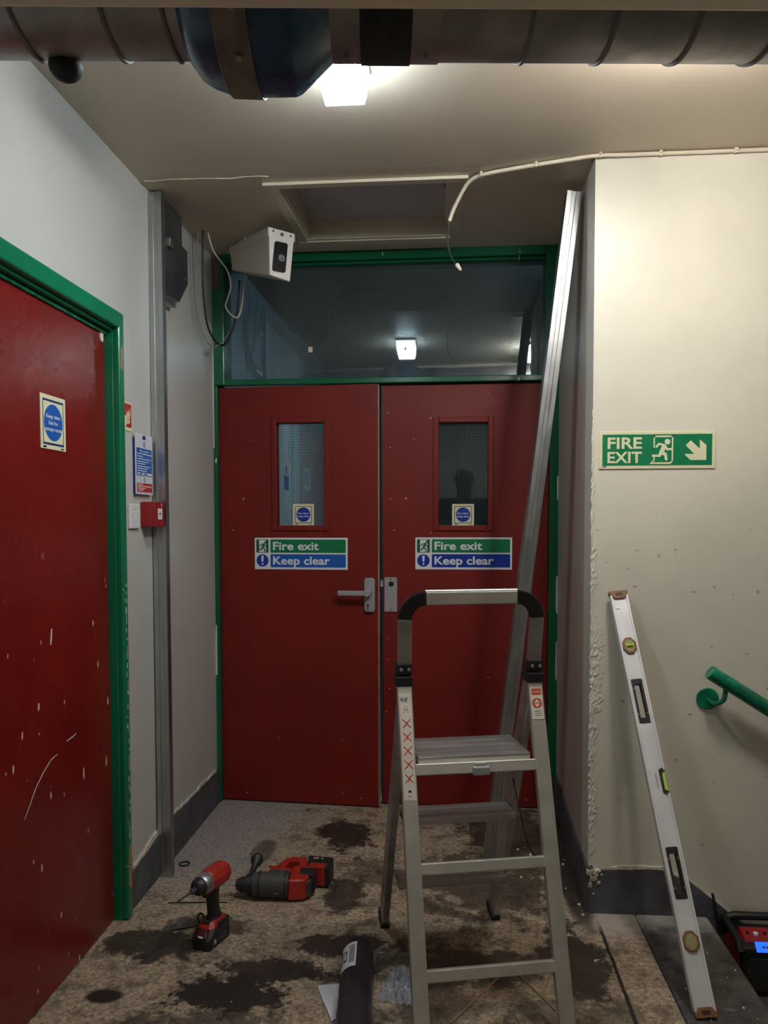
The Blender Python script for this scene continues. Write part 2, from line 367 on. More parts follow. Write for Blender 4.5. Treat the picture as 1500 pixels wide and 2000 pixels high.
def text(body, x0, x1, z0, z1, y, m, parent, bold=.008, name='lettering', f=None):
    """flat print fitted into the rectangle x0..x1 (cap height z0..z1)"""
    cu = bpy.data.curves.new('t', 'FONT'); cu.body = body; cu.size = 1; cu.offset = bold*.45; cu.resolution_u = 3
    to = bpy.data.objects.new('t', cu); C.objects.link(to); bpy.context.view_layer.update()
    me = bpy.data.meshes.new_from_object(to.evaluated_get(bpy.context.evaluated_depsgraph_get()))
    bpy.data.objects.remove(to); bpy.data.curves.remove(cu)
    xs = [v.co.x for v in me.vertices]; ax, bx = min(xs), max(xs); cap = .73
    f = f or (lambda a, yy, b: (a, yy, b))
    for v in me.vertices:
        v.co = Vector(f(x0+(v.co.x-ax)/(bx-ax)*(x1-x0), y, z0+v.co.y/cap*(z1-z0)))
    # one print per word: group the letters by the gaps between them
    bm = bmesh.new(); bm.from_mesh(me); left = set(bm.verts); isl = []
    while left:
        st = [left.pop()]; g = set(st)
        while st:
            for e in st.pop().link_edges:
                for q in e.verts:
                    if q in left: left.remove(q); g.add(q); st.append(q)
        isl.append(g)
    key = {q: xs[q.index] for q in bm.verts}; isl.sort(key=lambda g: min(key[q] for q in g)); words = []; right = -9
    for g in isl:
        lo = min(key[q] for q in g)
        if lo-right > .22 or not words: words.append(set())
        words[-1] |= g; right = max(right, max(key[q] for q in g))
    for wd in words:
        fs = [f_ for f_ in bm.faces if f_.verts[0] in wd]; ix = {}; vs_ = []
        for f_ in fs:
            for q in f_.verts:
                if q not in ix: ix[q] = len(vs_); vs_.append(tuple(q.co))
        m2 = bpy.data.meshes.new(name); m2.from_pydata(vs_, [], [[ix[q] for q in f_.verts] for f_ in fs]); m2.materials.append(MATS[m])
        o = bpy.data.objects.new(name, m2); C.objects.link(o); o.parent = parent
    bm.free(); bpy.data.meshes.remove(me); return o
def flat(polys, y, name, m, parent, f=None):
    if name in ('maker_mark', 'border_bar', 'border_line', 'write_mark'):
        return [flat([p], y, name+' ', m, parent, f) for p in polys][-1]
    b = MB()
    for p in polys: b.poly(p, y, *( [f] if f else []))
    return b.build(name.strip(), m, parent)

# ------------------------------------------------------------------ dimensions
D, XL, XR, YF, ZC = 3.607, -1.099, .4915, 2.657, 2.571
def zc(y): return ZC if y < 2.70 else ZC+(y-2.70)*.034
YB = -2.4; XE = 2.7      # rear of the lobby, far side of the stairwell

# ------------------------------------------------------------------ the setting
b = MB(); b.box(-1.25, .645, YB, 3.75, -.12, 0)
fl = b.build('floor', 'floor_stained'); tag(fl, 'brown stained screed floor of the landing with dark oily patches', None, kind='structure')
b = MB(); b.box(.648, .893, YB, YF, -.14, .002); tag(b.build('nosing', 'nosing', fl, bevel=.012), 'dark worn strip along the top stair edge')
st = thing('stairs', 'dark concrete stairs going down beside the cream wall', None, (0, 0, 0), kind='structure')
for k in range(6):
    x0 = .893+.30*k; z = -.17*(k+1)
    b = MB(); b.box(x0-.02, x0+.30, YB, YF, z-.17, z); b.build('step', 'step_dark', st, bevel=.008)

def boxes(name, m, lst, label, bevel=0, parent=None):
    b = MB()
    for q in lst: b.box(*q)
    o = b.build(name, m, parent, bevel=bevel)
    if not parent: tag(o, label, None, kind='structure')
    return o
DY0, DY1, DZ = 1.60, 2.485, 2.0     # side door structural opening
boxes('wall_left', 'left_paint', [(XL-.16, XL, DY1, 3.80, -.1, 2.75), (XL-.16, XL, DY0, DY1, DZ, 2.75), (XL-.16, XL, YB, DY0, -.1, 2.75)], 'off-white painted wall around the red side door')
wr = boxes('wall_right', 'cream_paint', [(XR, XE, YF, YF+.14, -1.4, 2.75)], 'cream dented wall carrying the FIRE EXIT sign and handrail')
# reveal runs very slightly outwards to the back
b = MB(); b.hexa([(XR, YF, -.1), (XR+.14, YF+.02, -.1), (XR+.16, 3.8, -.1), (XR+.022, 3.8, -.1), (XR, YF, 2.75), (XR+.14, YF+.02, 2.75), (XR+.16, 3.8, 2.75), (XR+.022, 3.8, 2.75)])
tag(b.build('wall_reveal', 'reveal_paint'), 'glossy greyish side wall of the recess beside the leaning steel stud', None, kind='structure')
boxes('wall_stairwell', 'rear_paint', [(XE, XE+.1, YB, YF+.14, -1.4, 2.75)], 'far wall of the stairwell')
boxes('wall_rear', 'rear_paint', [(-1.25, XE, YB-.1, YB, -1.4, 2.75)], 'dim wall at the rear of the lobby')
# corridor seen through the wired glass
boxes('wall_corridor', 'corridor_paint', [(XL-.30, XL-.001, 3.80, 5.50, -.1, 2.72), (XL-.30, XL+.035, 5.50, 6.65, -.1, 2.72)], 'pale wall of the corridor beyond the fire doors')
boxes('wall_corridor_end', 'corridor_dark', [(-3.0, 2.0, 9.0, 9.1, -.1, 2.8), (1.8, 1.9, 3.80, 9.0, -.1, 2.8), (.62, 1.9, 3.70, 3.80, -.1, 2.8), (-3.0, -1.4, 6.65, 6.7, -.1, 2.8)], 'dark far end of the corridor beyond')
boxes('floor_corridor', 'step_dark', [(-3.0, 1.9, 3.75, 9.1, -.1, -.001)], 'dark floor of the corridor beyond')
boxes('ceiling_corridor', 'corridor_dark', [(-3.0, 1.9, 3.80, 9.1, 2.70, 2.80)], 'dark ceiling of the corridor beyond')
# ceiling: flat part, and the recess with the hatch opening
HX0, HX1, HY0, HY1 = -.615, .005, 2.80, 3.42
b = MB(); b.box(XL-.1, XE, YB, 2.70, ZC, ZC+.12)
def cslab(x0, x1, y0, y1):
    b.hexa([(x0, y0, zc(y0)), (x1, y0, zc(y0)), (x1, y1, zc(y1)), (x0, y1, zc(y1)), (x0, y0, 2.76), (x1, y0, 2.76), (x1, y1, 2.76), (x0, y1, 2.76)])
cslab(XL-.1, .7, 2.70, HY0); cslab(XL-.1, .7, HY1, 3.8); cslab(XL-.1, HX0, HY0, HY1); cslab(HX1, .7, HY0, HY1)
ce = tag(b.build('ceiling', 'ceiling_paint'), 'beige painted ceiling', None, kind='structure')
# painted-over crack where the recess ceiling starts
b = MB(); pts = [(-1.08+.03*i, 2.722+random.uniform(-.006, .006), ZC+random.uniform(-.0012, .001)) for i in range(16)]; b.tube(pts, .0018, 5)
mat('filler', (.70, .62, .50), .7); tag(b.build('crack_filler', 'filler', ce), 'rough cream line of filler across the ceiling')
b = MB(); a5 = R(5.3)
u5 = Vector((math.cos(a5), math.sin(a5), 0)); n5 = Vector((-math.sin(a5), math.cos(a5), 0)); fh = Vector((-math.sin(PSI), math.cos(PSI), 0))
pl = fh*1.20
b.hexa([tuple(pl+u5*s+n5*t+Vector((0, 0, z))) for z in (2.128, 2.60) for s, t in ((-1.0, -.22), (2.8, -.22), (2.8, 0), (-1.0, 0))])
tag(b.build('trim_1', 'beam_paint', bevel=.008), 'rough tan painted beam running overhead in front of the duct', None, kind='structure')

# baseboards with uneven painted top edges
def jag(pts, amp, step=.03):
    out = []
    for (a, z), (c, z2) in zip(pts, pts[1:]):
        n = max(1, int(abs(c-a)/step))
        for k in range(n): t = k/n; out.append((a+(c-a)*t, z+(z2-z)*t+random.uniform(-amp, amp)))
    return out+[pts[-1]]
top = jag([(2.512, .132), (2.70, .145), (2.80, .165), (2.96, .172), (3.57, .160)], .004)
b = MB(); b.prism([(2.512, -.01), (3.57, -.01)]+top[::-1], XL-.01, XL+.010, lambda a, y, z: (y, a, z))
bl = tag(b.build('baseboard_left', 'skirting'), 'dark grey painted skirting below the off-white wall', None, kind='structure')
b = MB(); b.prism([(a, z-.004) for a, z in top[2:-1]]+[(a, z+.005+random.uniform(0, .012)*(1.6 if 2.6 < a < 2.85 else .7)) for a, z in top[-2:1:-1]], XL-.01, XL+.006, lambda a, y, z: (y, a, z))
b.build('plaster_edge', 'plaster', bl)
top = jag([(XR-.002, .150), (.60, .158), (.74, .160), (.83, .124), (.98, .002), (1.5, -.36), (2.0, -.68)], .004)
b = MB(); b.prism([(XR-.002, -.15), (.86, -.15), (2.0, -1.05)]+top[::-1], YF-.010, YF+.01)
br = tag(b.build('baseboard_right', 'skirting'), 'dark grey skirting stepping down with the stairs', None, kind='structure')
b = MB(); b.prism([(a, z-.004) for a, z in top[2:-1]]+[(a, z+.004+random.uniform(0, .008)) for a, z in top[-2:1:-1]], YF-.006, YF+.01)
b.build('plaster_edge', 'plaster', br)
top = jag([(YF, .165), (2.9, .155), (3.57, .19)], .003)
b = MB(); b.prism([(YF, -.01), (3.57, -.01)]+top[::-1], -.010, .012, lambda a, y, z: (XR+y+.022*(a-YF)/(3.8-YF), a, z))
tag(b.build('baseboard_reveal', 'skirting'), 'black-grey skirting along the foot of the recess side wall', None, kind='structure')

# broken plaster along the wall corner
def rough_patch(name, outline_w, z0, z1, amp, m, parent, nz=90, nx=7):
    b = MB(); vs_ = []
    for i in range(nz+1):
        z = z0+(z1-z0)*i/nz; w_ = outline_w(z)*(1+random.uniform(-.22, .22))
        for j in range(nx+1):
            t = j/nx; e = math.sin(math.pi*min(1, max(0, i/nz)))**.4*(1-t**4)
            vs_.append((XR-.004*(1-t)*e*random.uniform(0, 1.6)+w_*t, YF-.0008-(random.random()**2)*amp*e*(1 if 0 < j else .3), z+random.uniform(-.003, .003)))
    fs = [(i*(nx+1)+j, i*(nx+1)+j+1, (i+1)*(nx+1)+j+1, (i+1)*(nx+1)+j) for i in range(nz) for j in range(nx)]
    return b.add(vs_, fs).build(name, m, parent)
def wprof(z):
    w_ = .011+.006*math.sin(z*23)+.004*math.sin(z*61)
    if .70 < z < 1.0: w_ += .030
    if .2 < z < .70: w_ += .014*(1-(z-.2)/.9)
    if 1.17 < z < 1.27: w_ += .008
    if z > 1.3: w_ *= max(.3, (2.3-z))*.6
    return max(.004, w_)
rough_patch('broken_plaster', wprof, .16, 1.02, .005, 'cream_paint', wr)
rough_patch('broken_plaster', wprof, 1.02, 1.75, .004, 'cream_paint', wr, 80, 4)
b = MB()
for k in range(26):
    x = XR+abs(random.gauss(0, .022)); z = .150-abs(random.gauss(0, .028)); s_ = random.uniform(.003, .009)
    c = [(x+random.uniform(-s_, s_), YF-.013-random.random()*.010*(i > 3), z+random.uniform(-s_, s_)) for i in range(8)]
    b.hexa([(x-s_, YF-.014, z-s_), (x+s_, YF-.012, z-s_*.6), (x+s_*.8, YF-.001, z-s_), (x-s_, YF-.001, z-s_), (x-s_*.5, YF-.018, z+s_*.7), (x+s_*.9, YF-.014, z+s_), (x+s_, YF-.001, z+s_), (x-s_, YF-.001, z+s_*.8)])
tag(b.build('crumbled_plaster', 'plaster', wr), 'crumbled plaster at the foot of the wall corner')
b = MB(); b.box(XR+.003, XR+.018, YF-.0115, YF, .128, .158); b.build('timber_plug', 'old_timber', wr)

# ------------------------------------------------------------------ side door (door_1)
d1 = thing('door_1', 'red flush side door in a chipped green frame, paint scuffed near the floor', None, (XL, 0, 0), kind='structure')
b = MB(); b.box(-.075, -.022, DY0+.03, DY1-.018, .006, 1.975); b.build('leaf', 'door_red_worn', d1, bevel=.003)
def jamb(y0, y1): b = MB(); b.box(-.10, .004, y0, y1, 0, 1.985); return b
jamb(DY1-.014, DY1).build('jamb', 'frame_green', d1, bevel=.003); jamb(DY0, DY0+.026).build('jamb', 'frame_green', d1, bevel=.003)
b = MB(); b.box(-.10, .004, DY0, DY1, 1.980, 2.0); b.build('head', 'frame_green', d1, bevel=.003)
b = MB(); b.box(-.001, .026, DY1-.012, DY1+.028, 0, 2.045); b.build('architrave', 'frame_green', d1, bevel=.008, seg=3)
b = MB(); b.box(-.001, .026, DY0-.05, DY0+.012, 0, 2.045); b.build('architrave', 'frame_green', d1, bevel=.008, seg=3)
b = MB(); b.box(-.001, .0255, DY0-.03, DY1+.0275, 1.990, 2.0455); b.build('architrave', 'frame_green', d1, bevel=.008, seg=3)
b = MB(); b.box(-.022, -.014, DY0+.03, DY1-.02, 1.968, 1.976); tag(b.build('weather_strip', 'rail_green', d1), 'thin light green strip above the door')
b = MB(); b.prism([(2.432, 1.948), (2.436, 1.940), (2.444, 1.938), (2.450, 1.945), (2.450, 1.968), (2.432, 1.968)], -.0225, -.018, lambda a, y, z: (y, a, z)); tag(b.build('peeled_tape', 'chip_white', d1), 'scrap of pale tape at the top corner')
b = MB(); b.prism([(2.480, 1.86), (2.494, 1.855), (2.496, 1.93), (2.482, 1.93)], .026, .0268, lambda a, y, z: (y, a, z)); tag(b.build('bare_patch', 'wood_raw', d1), 'bare patch where paint has come off')
b = MB(); b.prism([(2.476, .12), (2.500, .10), (2.508, .20), (2.50, .26), (2.482, .24)], .026, .0272, lambda a, y, z: (y, a, z)); b.build('bare_patch', 'wood_raw', d1)
def ribbon(pts, w_, x, name, m, parent):
    b = MB(); n = len(pts); vs_ = []
    for k, (y, z) in enumerate(pts):
        a, c = pts[max(0, k-1)], pts[min(n-1, k+1)]; dx, dz = c[0]-a[0], c[1]-a[1]; L = math.hypot(dx, dz); ww = w_*(.4+.6*math.sin(math.pi*(k+.5)/n))
        vs_ += [(x, y-dz/L*ww, z+dx/L*ww), (x, y+dz/L*ww, z-dx/L*ww)]
    b.add(vs_, [(2*k, 2*k+1, 2*k+3, 2*k+2) for k in range(n-1)]); return b.build(name, m, parent)
for k in range(34):
    z = .10+1.05*(k+random.random()*.8)/34; h_ = random.uniform(.006, .030); y = 2.496+random.uniform(-.006, .005); w2 = random.uniform(.0015, .0045)
    b = MB(); b.prism([(y-w2, z), (y+w2*.6, z-.003), (y+w2, z+h_*.6), (y+w2*.3, z+h_), (y-w2*.7, z+h_*.8)], .0255, .0264, lambda a, y_, c: (y_, a, c)); b.build('paint_chip', 'chip_tan' if k % 3 else 'chip_white', d1)
ribbon([(1.93, .56), (1.955, .585), (1.99, .625), (2.03, .655), (2.075, .678), (2.11, .683)], .0022, -.0214, 'scratch', 'chip_white', d1)
ribbon([(2.165, .705), (2.20, .708), (2.225, .712)], .0022, -.0214, 'scratch', 'chip_white', d1)
ribbon([(2.085, 1.005), (2.088, 1.02), (2.092, 1.05)], .0045, -.0214, 'scratch', 'chip_white', d1)

# ------------------------------------------------------------------ double fire doors, frame, transom light
fr = thing('trim_2', 'green painted frame around the double fire doors and the window over them', None, (0, 0, 0), kind='structure')
YJ = D-.035
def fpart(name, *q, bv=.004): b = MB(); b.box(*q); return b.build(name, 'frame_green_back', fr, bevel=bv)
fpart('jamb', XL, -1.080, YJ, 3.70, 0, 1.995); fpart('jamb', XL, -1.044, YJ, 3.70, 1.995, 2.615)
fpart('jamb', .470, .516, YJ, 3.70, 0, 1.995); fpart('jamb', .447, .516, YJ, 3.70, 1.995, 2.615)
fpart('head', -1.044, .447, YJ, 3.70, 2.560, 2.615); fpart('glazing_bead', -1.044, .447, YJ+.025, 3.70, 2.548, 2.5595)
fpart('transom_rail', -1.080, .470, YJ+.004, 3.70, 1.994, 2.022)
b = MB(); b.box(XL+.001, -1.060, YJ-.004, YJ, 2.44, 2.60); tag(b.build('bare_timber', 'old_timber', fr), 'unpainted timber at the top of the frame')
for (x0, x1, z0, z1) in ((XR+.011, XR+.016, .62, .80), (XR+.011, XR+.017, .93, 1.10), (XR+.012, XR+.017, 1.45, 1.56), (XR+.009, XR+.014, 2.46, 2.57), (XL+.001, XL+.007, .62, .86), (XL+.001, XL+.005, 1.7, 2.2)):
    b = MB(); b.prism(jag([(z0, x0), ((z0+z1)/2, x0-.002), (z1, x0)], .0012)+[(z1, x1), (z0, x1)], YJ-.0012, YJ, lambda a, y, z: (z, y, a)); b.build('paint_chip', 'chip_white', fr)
wn = thing('window_1', 'dusty wired glass pane over the double doors', None, (0, 0, 0), kind='structure')
b = MB(); b.box(-1.046, .449, 3.640, 3.646, 2.018, 2.565); b.build('pane', 'dusty_glass', wn)
b = MB(); b.box(-.655, -.635, 3.6385, 3.6398, 2.155, 2.180); tag(b.build('tape_scrap', 'trim_cream', wn), 'scrap of tape on the glass')

def fire_leaf(name, label, loc, rz, ox0, ox1, oz0, oz1, W, xoff=0):
    d = thing(name, label, None, loc, rz, kind='structure')
    H0, H1 = .008, 1.988
    b = MB()
    for q in ((0, ox0, H0, H1), (ox1, W, H0, H1), (ox0, ox1, H0, oz0), (ox0, ox1, oz1, H1)): b.box(q[0], q[1], 0, .044, q[2], q[3])
    b.build('leaf', 'door_red', d)
    fwid = .026
    for q in ((ox0-fwid, ox0, oz0-fwid, oz1+fwid), (ox1, ox1+fwid, oz0-fwid, oz1+fwid), (ox0, ox1, oz0-fwid, oz0), (ox0, ox1, oz1, oz1+fwid)):
        b = MB(); b.box(q[0], q[1], -.008, .010, q[2], q[3]); b.build('glazing_bead', 'door_red', d, bevel=.004)
    b = MB(); b.box(ox0-.004, ox1+.004, .018, .024, oz0-.004, oz1+.004); b.build('pane', 'glass', d)
    return d
d2 = fire_leaf('door_2', 'red fire door leaf with lever handle, standing slightly ajar', (-1.078, D, 0), R(-3.5), .279, .506, 1.335, 1.815, .762)
d3 = fire_leaf('door_3', 'closed red fire door leaf with a blank grey lock plate', (-.304, D, 0), 0, .267, .495, 1.334, 1.811, .772)
b = MB(); b.box(.7622, .7640, .001, .043, .01, 1.986); b.build('edge_strip', 'leaf_edge', d2)
b = MB(); b.box(-.002, .0065, -.0006, 0, .01, 1.986); b.build('edge_strip', 'tool_black', d3)
# lever handle
hp = MB(); hp.prism(rrect(.697, .748, .930, 1.090, .012), -.016, 0); h = hp.build('handle_plate', 'handle_grey', d2, bevel=.004, smooth=True)
b = MB(); b.cyl((.716, -.016, 1.022), (.716, -.052, 1.022), .0185, n=24); b.build('handle_boss', 'handle_grey', h, bevel=.003, smooth=True)
b = MB(); b.box(.578, .706, -.058, -.044, 1.009, 1.033); b.box(.578, .588, -.058, -.024, 1.010, 1.032); b.build('lever', 'handle_grey', h, bevel=.005, seg=3)
b = MB(); b.prism([(.702, .975), (.728, 1.005), (.735, 1.0), (.733, .945), (.725, .934), (.711, .934), (.702, .945)], -.024, -.015); b.build('lock_cover', 'handle_grey', h, bevel=.003)
b = MB(); b.cyl((.717, -.0235, .963), (.717, -.0265, .963), .0075, n=16); b.box(.714, .720, -.026, -.0235, .944, .962); b.build('lock_cylinder', 'dark_steel', h)
# lock plate with empty hole on the other leaf
b = MB(); b.prism(rrect(.012, .072, .927, 1.089, .003), -.004, 0); lp = b.build('lock_plate', 'handle_grey', d3, bevel=.001)
b = MB(); b.prism(circ(.044, 1.058, .0125), -.0046, -.0038); b.build('spindle_hole', 'black', lp)
for zz in (1.081, .937): b = MB(); b.prism(circ(.042, zz, .0036, 12), -.0048, -.0038); b.build('screw', 'black', lp)
b = MB(); b.prism(circ(.044, .973, .0022, 10), -.0046, -.0038); b.build('pin', 'ink', lp)
b = MB(); b.box(-.006, .006, -.004, .002, 1.045, 1.075); b.build('strike', 'handle_grey', d3, bevel=.001)
for (x, z) in ((.03, .80), (.026, .70), (.035, .56), (.02, .45), (.5, .62), (.03, 1.86), (.04, 1.70), (.04, 1.46), (.23, 1.835), (.51, 1.835), (.23, 1.30)):
    b = MB(); b.prism(circ(x, z, .0028, 7), -.0006, 0); b.build('paint_chip', 'chip_white', d3)
for (z) in (.35, .98, 1.72):      # knuckle hinges
    b = MB(); b.cyl((.775, -.008, z-.05), (.775, -.008, z+.05), .006, n=10); b.build('hinge', 'door_red', d3, smooth=True)
    b = MB(); b.cyl((-.004, -.008, z-.05), (-.004, -.008, z+.05), .006, n=10); b.build('hinge', 'door_red', d2, smooth=True)

# ------------------------------------------------------------------ signs
def running_man(s, x0, z0, y, m, parent, flip=1):
    """figure about s tall running to +x"""
    T = lambda a, c: (x0+a*s*flip, z0+c*s)
    ps = [circ(*T(.26, .86), .105*s, 20)]
    for p, q, w_ in (((.12, .70), (-.02, .40), .20), ((.10, .72), (-.16, .66), .09), ((-.16, .66), (-.28, .50), .09), ((.16, .66), (.24, .48), .09), ((.24, .48), (.44, .48), .09),
                     ((-.02, .40), (.16, .24), .13), ((.16, .24), (.20, .03), .12), ((-.04, .38), (-.16, .20), .13), ((-.16, .20), (-.42, .18), .11)):
        ps.append(seg(T(*p), T(*q), w_*s))
    b = MB()
    for k, p in enumerate(ps): b.poly(p, y-.00003*k)
    return b.build('running_figure', m, parent)

def keep_clear(loc, rz, label, blue, group=None):
    t = thing('fire_exit_sign', label, 'sign', loc, rz)
    W, H = .450, .150
    b = MB(); b.box(0, W, -.003, 0, 0, H); b.build('board', 'sign_white', t, bevel=.001)
    flat([rrect(.008, .068, .079, .142, .004)], -.0034, 'green_square', 'sign_green_dark', t)
    flat([rect(.022, .056, .082, .139)], -.0036, 'doorway', 'sign_white', t)
    running_man(.052, .040, .084, -.0038, 'sign_green_dark', t)
    flat([rrect(.077, .441, .079, .142, .004)], -.0034, 'green_panel', 'sign_green', t)
    flat([circ(.038, .042, .0295)], -.0034, 'blue_disc', 'sign_blue_deep', t)
    flat([[(.034, .036), (.042, .036), (.044, .062), (.041, .066), (.035, .066), (.032, .062)], circ(.038, .025, .0048, 14)], -.0036, 'exclamation_mark', 'sign_white', t)
    flat([rrect(.077, .441, .010, .072, .004)], -.0034, 'blue_panel', blue, t)
    text('Fire exit', .090, .312, .093, .132, -.0037, 'sign_white', t, .05)
    text('Keep clear', .090, .365, .024, .063, -.0037, 'sign_white', t, .05)
    return t
aj = R(-3.5)
def on_leaf(lx, z, off=0): return (-1.078+lx*math.cos(aj)+off*math.sin(aj)*-1, D+lx*math.sin(aj)-off*math.cos(aj), z)
keep_clear(on_leaf(.168, 1.1265, .0), aj, 'fire exit keep clear sign with bright blue strip on the lever door', 'sign_blue')
keep_clear((-.146, D, 1.1275), 0, 'fire exit keep clear sign with deep blue strip on the lock plate door', 'sign_blue_deep')

def shut_sticker(loc, rz, label):
    t = thing('door_sticker', label, 'sticker', loc, rz)
    b = MB(); b.box(0, .102, -.0012, 0, 0, .100); b.build('board', 'glow_cream', t)
    o, i = rect(.010, .092, .010, .090), rect(.013, .089, .013, .087)
    flat([rect(.010, .092, .087, .090), rect(.010, .092, .010, .013), rect(.010, .013, .013, .087), rect(.089, .092, .013, .087)], -.0015, 'border_line', 'ink', t)
    flat([circ(.051, .050, .034)], -.0015, 'blue_disc', 'sign_blue_deep', t)
    text('Fire door', .024, .078, .052, .061, -.0018, 'sign_white', t, .03); text('keep shut', .023, .079, .038, .047, -.0018, 'sign_white', t, .03)
    flat([rect(.012, .026, .003, .007), rect(.082, .090, .003, .006)], -.0015, 'maker_mark', 'ink', t)
shut_sticker(on_leaf(.353, 1.336, -.0175), aj, 'cream fire door keep shut sticker on the glass of the ajar leaf')
shut_sticker((.026, D+.0175, 1.334), 0, 'cream fire door keep shut sticker on the glass of the closed leaf')

# large FIRE EXIT sign on the cream wall
t = thing('exit_sign', 'large green FIRE EXIT sign with running man and diagonal arrow on the cream wall', 'sign', (.512, YF, 1.529), 0)
b = MB(); b.box(0, .380, -.004, 0, 0, .125); b.build('board', 'glow_cream', t, bevel=.001)
K = .380/812.0
fx = lambda a: (a-318)*K
fz = lambda c: .125-(c-320)*(.125/272)
flat([rect(fx(342), fx(1108), fz(568), fz(342))], -.0044, 'green_panel', 'sign_green', t)
text('FIRE', fx(378), fx(620), fz(443), fz(360), -.0047, 'glow_cream', t, .05); text('EXIT', fx(378), fx(620), fz(547), fz(465), -.0047, 'glow_cream', t, .05)
P2 = lambda L: [(fx(a), fz(c)) for a, c in L]
flat([P2(q) for q in ([(700, 352), (838, 352), (838, 363), (700, 363)], [(700, 352), (710, 352), (710, 440), (700, 440)], [(828, 352), (838, 352), (838, 540), (828, 540)],
     [(700, 500), (710, 500), (710, 535), (700, 535)], [(672, 557), (700, 530), (710, 534), (692, 551)], [(672, 558), (700, 546), (815, 546), (832, 530), (838, 538), (820, 558)])], -.0047, 'doorway', 'glow_cream', t)
ps = [circ(fx(797), fz(397), 20*K, 20)]+[seg(P2([p])[0], P2([q])[0], w_*K) for p, q, w_ in
     (((775, 430), (755, 478), 32), ((770, 420), (738, 412), 15), ((738, 412), (722, 432), 15), ((782, 428), (796, 452), 15), ((796, 452), (828, 450), 15),
      ((756, 476), (784, 488), 24), ((784, 488), (790, 524), 20), ((752, 476), (742, 498), 20), ((742, 498), (696, 498), 16))]
b = MB()
for k, p in enumerate(ps): b.poly(p, -.0048-.00003*k)
b.build('running_figure', 'glow_cream', t)
flat([P2([(960, 389), (1022, 449), (1022, 383), (1068, 424), (1068, 531), (958, 531), (915, 487), (985, 487), (924, 424)])], -.0047, 'arrow', 'glow_cream', t)
flat([rect(fx(342), fx(370), fz(578), fz(572))], -.0044, 'maker_mark', 'ink', t)

# signs on the side door wall: local x runs into depth
t = thing('mandatory_sign', 'cream sign with a blue keep clear disc on the red side door', 'sign', (XL-.022, 2.052, 1.560), R(90))
b = MB(); b.box(0, .140, -.002, 0, 0, .152); b.build('board', 'glow_cream', t)
flat([rect(.012, .128, .134, .140), rect(.012, .128, .012, .018)], -.0024, 'border_bar', 'ink_navy', t)
flat([rect(.012, .015, .018, .134), rect(.125, .128, .018, .134)], -.0024, 'border_line', 'ink_navy', t)
flat([circ(.070, .076, .052)], -.0024, 'blue_disc', 'sign_blue', t)
text('Keep clear.', .030, .112, .088, .099, -.0028, 'sign_white', t, .03); text('Exit for', .044, .096, .070, .081, -.0028, 'sign_white', t, .03); text('escape route', .024, .116, .052, .063, -.0028, 'sign_white', t, .03)
flat([rect(.013, .030, .003, .008), rect(.112, .126, .003, .007)], -.0024, 'maker_mark', 'ink', t)

t = thing('fire_sign', 'small red sign with cream flames half hidden by the green door frame', 'sign', (XL, 2.535, 1.668), R(90))
b = MB(); b.box(0, .087, -.002, 0, 0, .098); b.build('board', 'glow_cream', t)
flat([rect(.004, .082, .012, .092)], -.0024, 'red_panel', 'sign_red', t)
fl_ = []
for k, (x, s_) in enumerate(((.040, 1), (.052, .9), (.064, .8))):
    fl_.append([(x-.006, .022), (x+.004, .022+.004*k), (x+.002, .040), (x+.010, .052+.006*k), (x+.006, .064*s_+.01), (x+.012, .082), (x+.001, .066), (x-.002, .050), (x-.006, .040)])
flat(fl_, -.0028, 'flames', 'glow_cream', t)
flat([rect(.004, .040, .014, .05)], -.0027, 'hose_symbol', 'glow_cream', t)

t = thing('fire_action_notice', 'white fire action notice with blue and red panels beside the steel stud', 'notice', (XL, 2.622, 1.452), R(90))
W, H = .152, .215
b = MB(); b.box(0, W, -.014, -.011, 0, H); b.build('acrylic_board', 'notice_white', t)
b = MB(); b.box(.006, W-.006, -.011, 0, .004, H-.02); b.build('backing_board', 'sign_blue_deep', t)
flat([[(.060+.016+.016*math.cos(R(a)), .196+.016*math.sin(R(a))) for a in range(0, 181, 20)]], -.0144, 'blue_arch', 'ink_navy', t)
flat([circ(.076, .178, .009, 16, .010)], -.0144, 'call_symbol', 'ink_navy', t); flat([circ(.076, .178, .004, 12, .007)], -.0146, 'call_symbol', 'notice_white', t)
flat([rect(.006, W-.006, .066, .164)], -.0144, 'blue_panel', 'sign_blue', t); flat([rect(.006, W-.006, .008, .040)], -.0144, 'red_panel', 'sign_red', t)
text('Fire action', .036, .112, .150, .159, -.0147, 'sign_white', t, .02)
ln = []
for k, (z, L) in enumerate(((.142, .13), (.133, .05), (.124, .125), (.115, .10), (.107, .07), (.098, .115), (.090, .09), (.082, .085))): ln.append(rect(.012, .012+L, z, z+.003))
ln += [rect(.012, .012+L, z, z+.003) for z, L in ((.034, .05), (.027, .125), (.020, .07), (.013, .05))]
flat(ln, -.0147, 'text_lines', 'sign_white', t); flat([rect(.014, .142, .069, .077)], -.0147, 'write_in_box', 'sign_white', t)
flat([rect(.028, .055, .071, .075), rect(.070, .10, .071, .075)], -.0149, 'handwriting', 'ink', t)
flat([[(.076+.007*math.cos(R(a)), .053+.009*math.sin(R(a))) for a in range(0, 360, 30)]], -.0144, 'lift_symbol', 'ink_navy', t); flat([circ(.076, .053, .005, 12, .007)], -.0146, 'lift_symbol', 'notice_white', t)
flat([seg((.071, .059), (.081, .047), .002)], -.0148, 'lift_symbol', 'ink_navy', t)

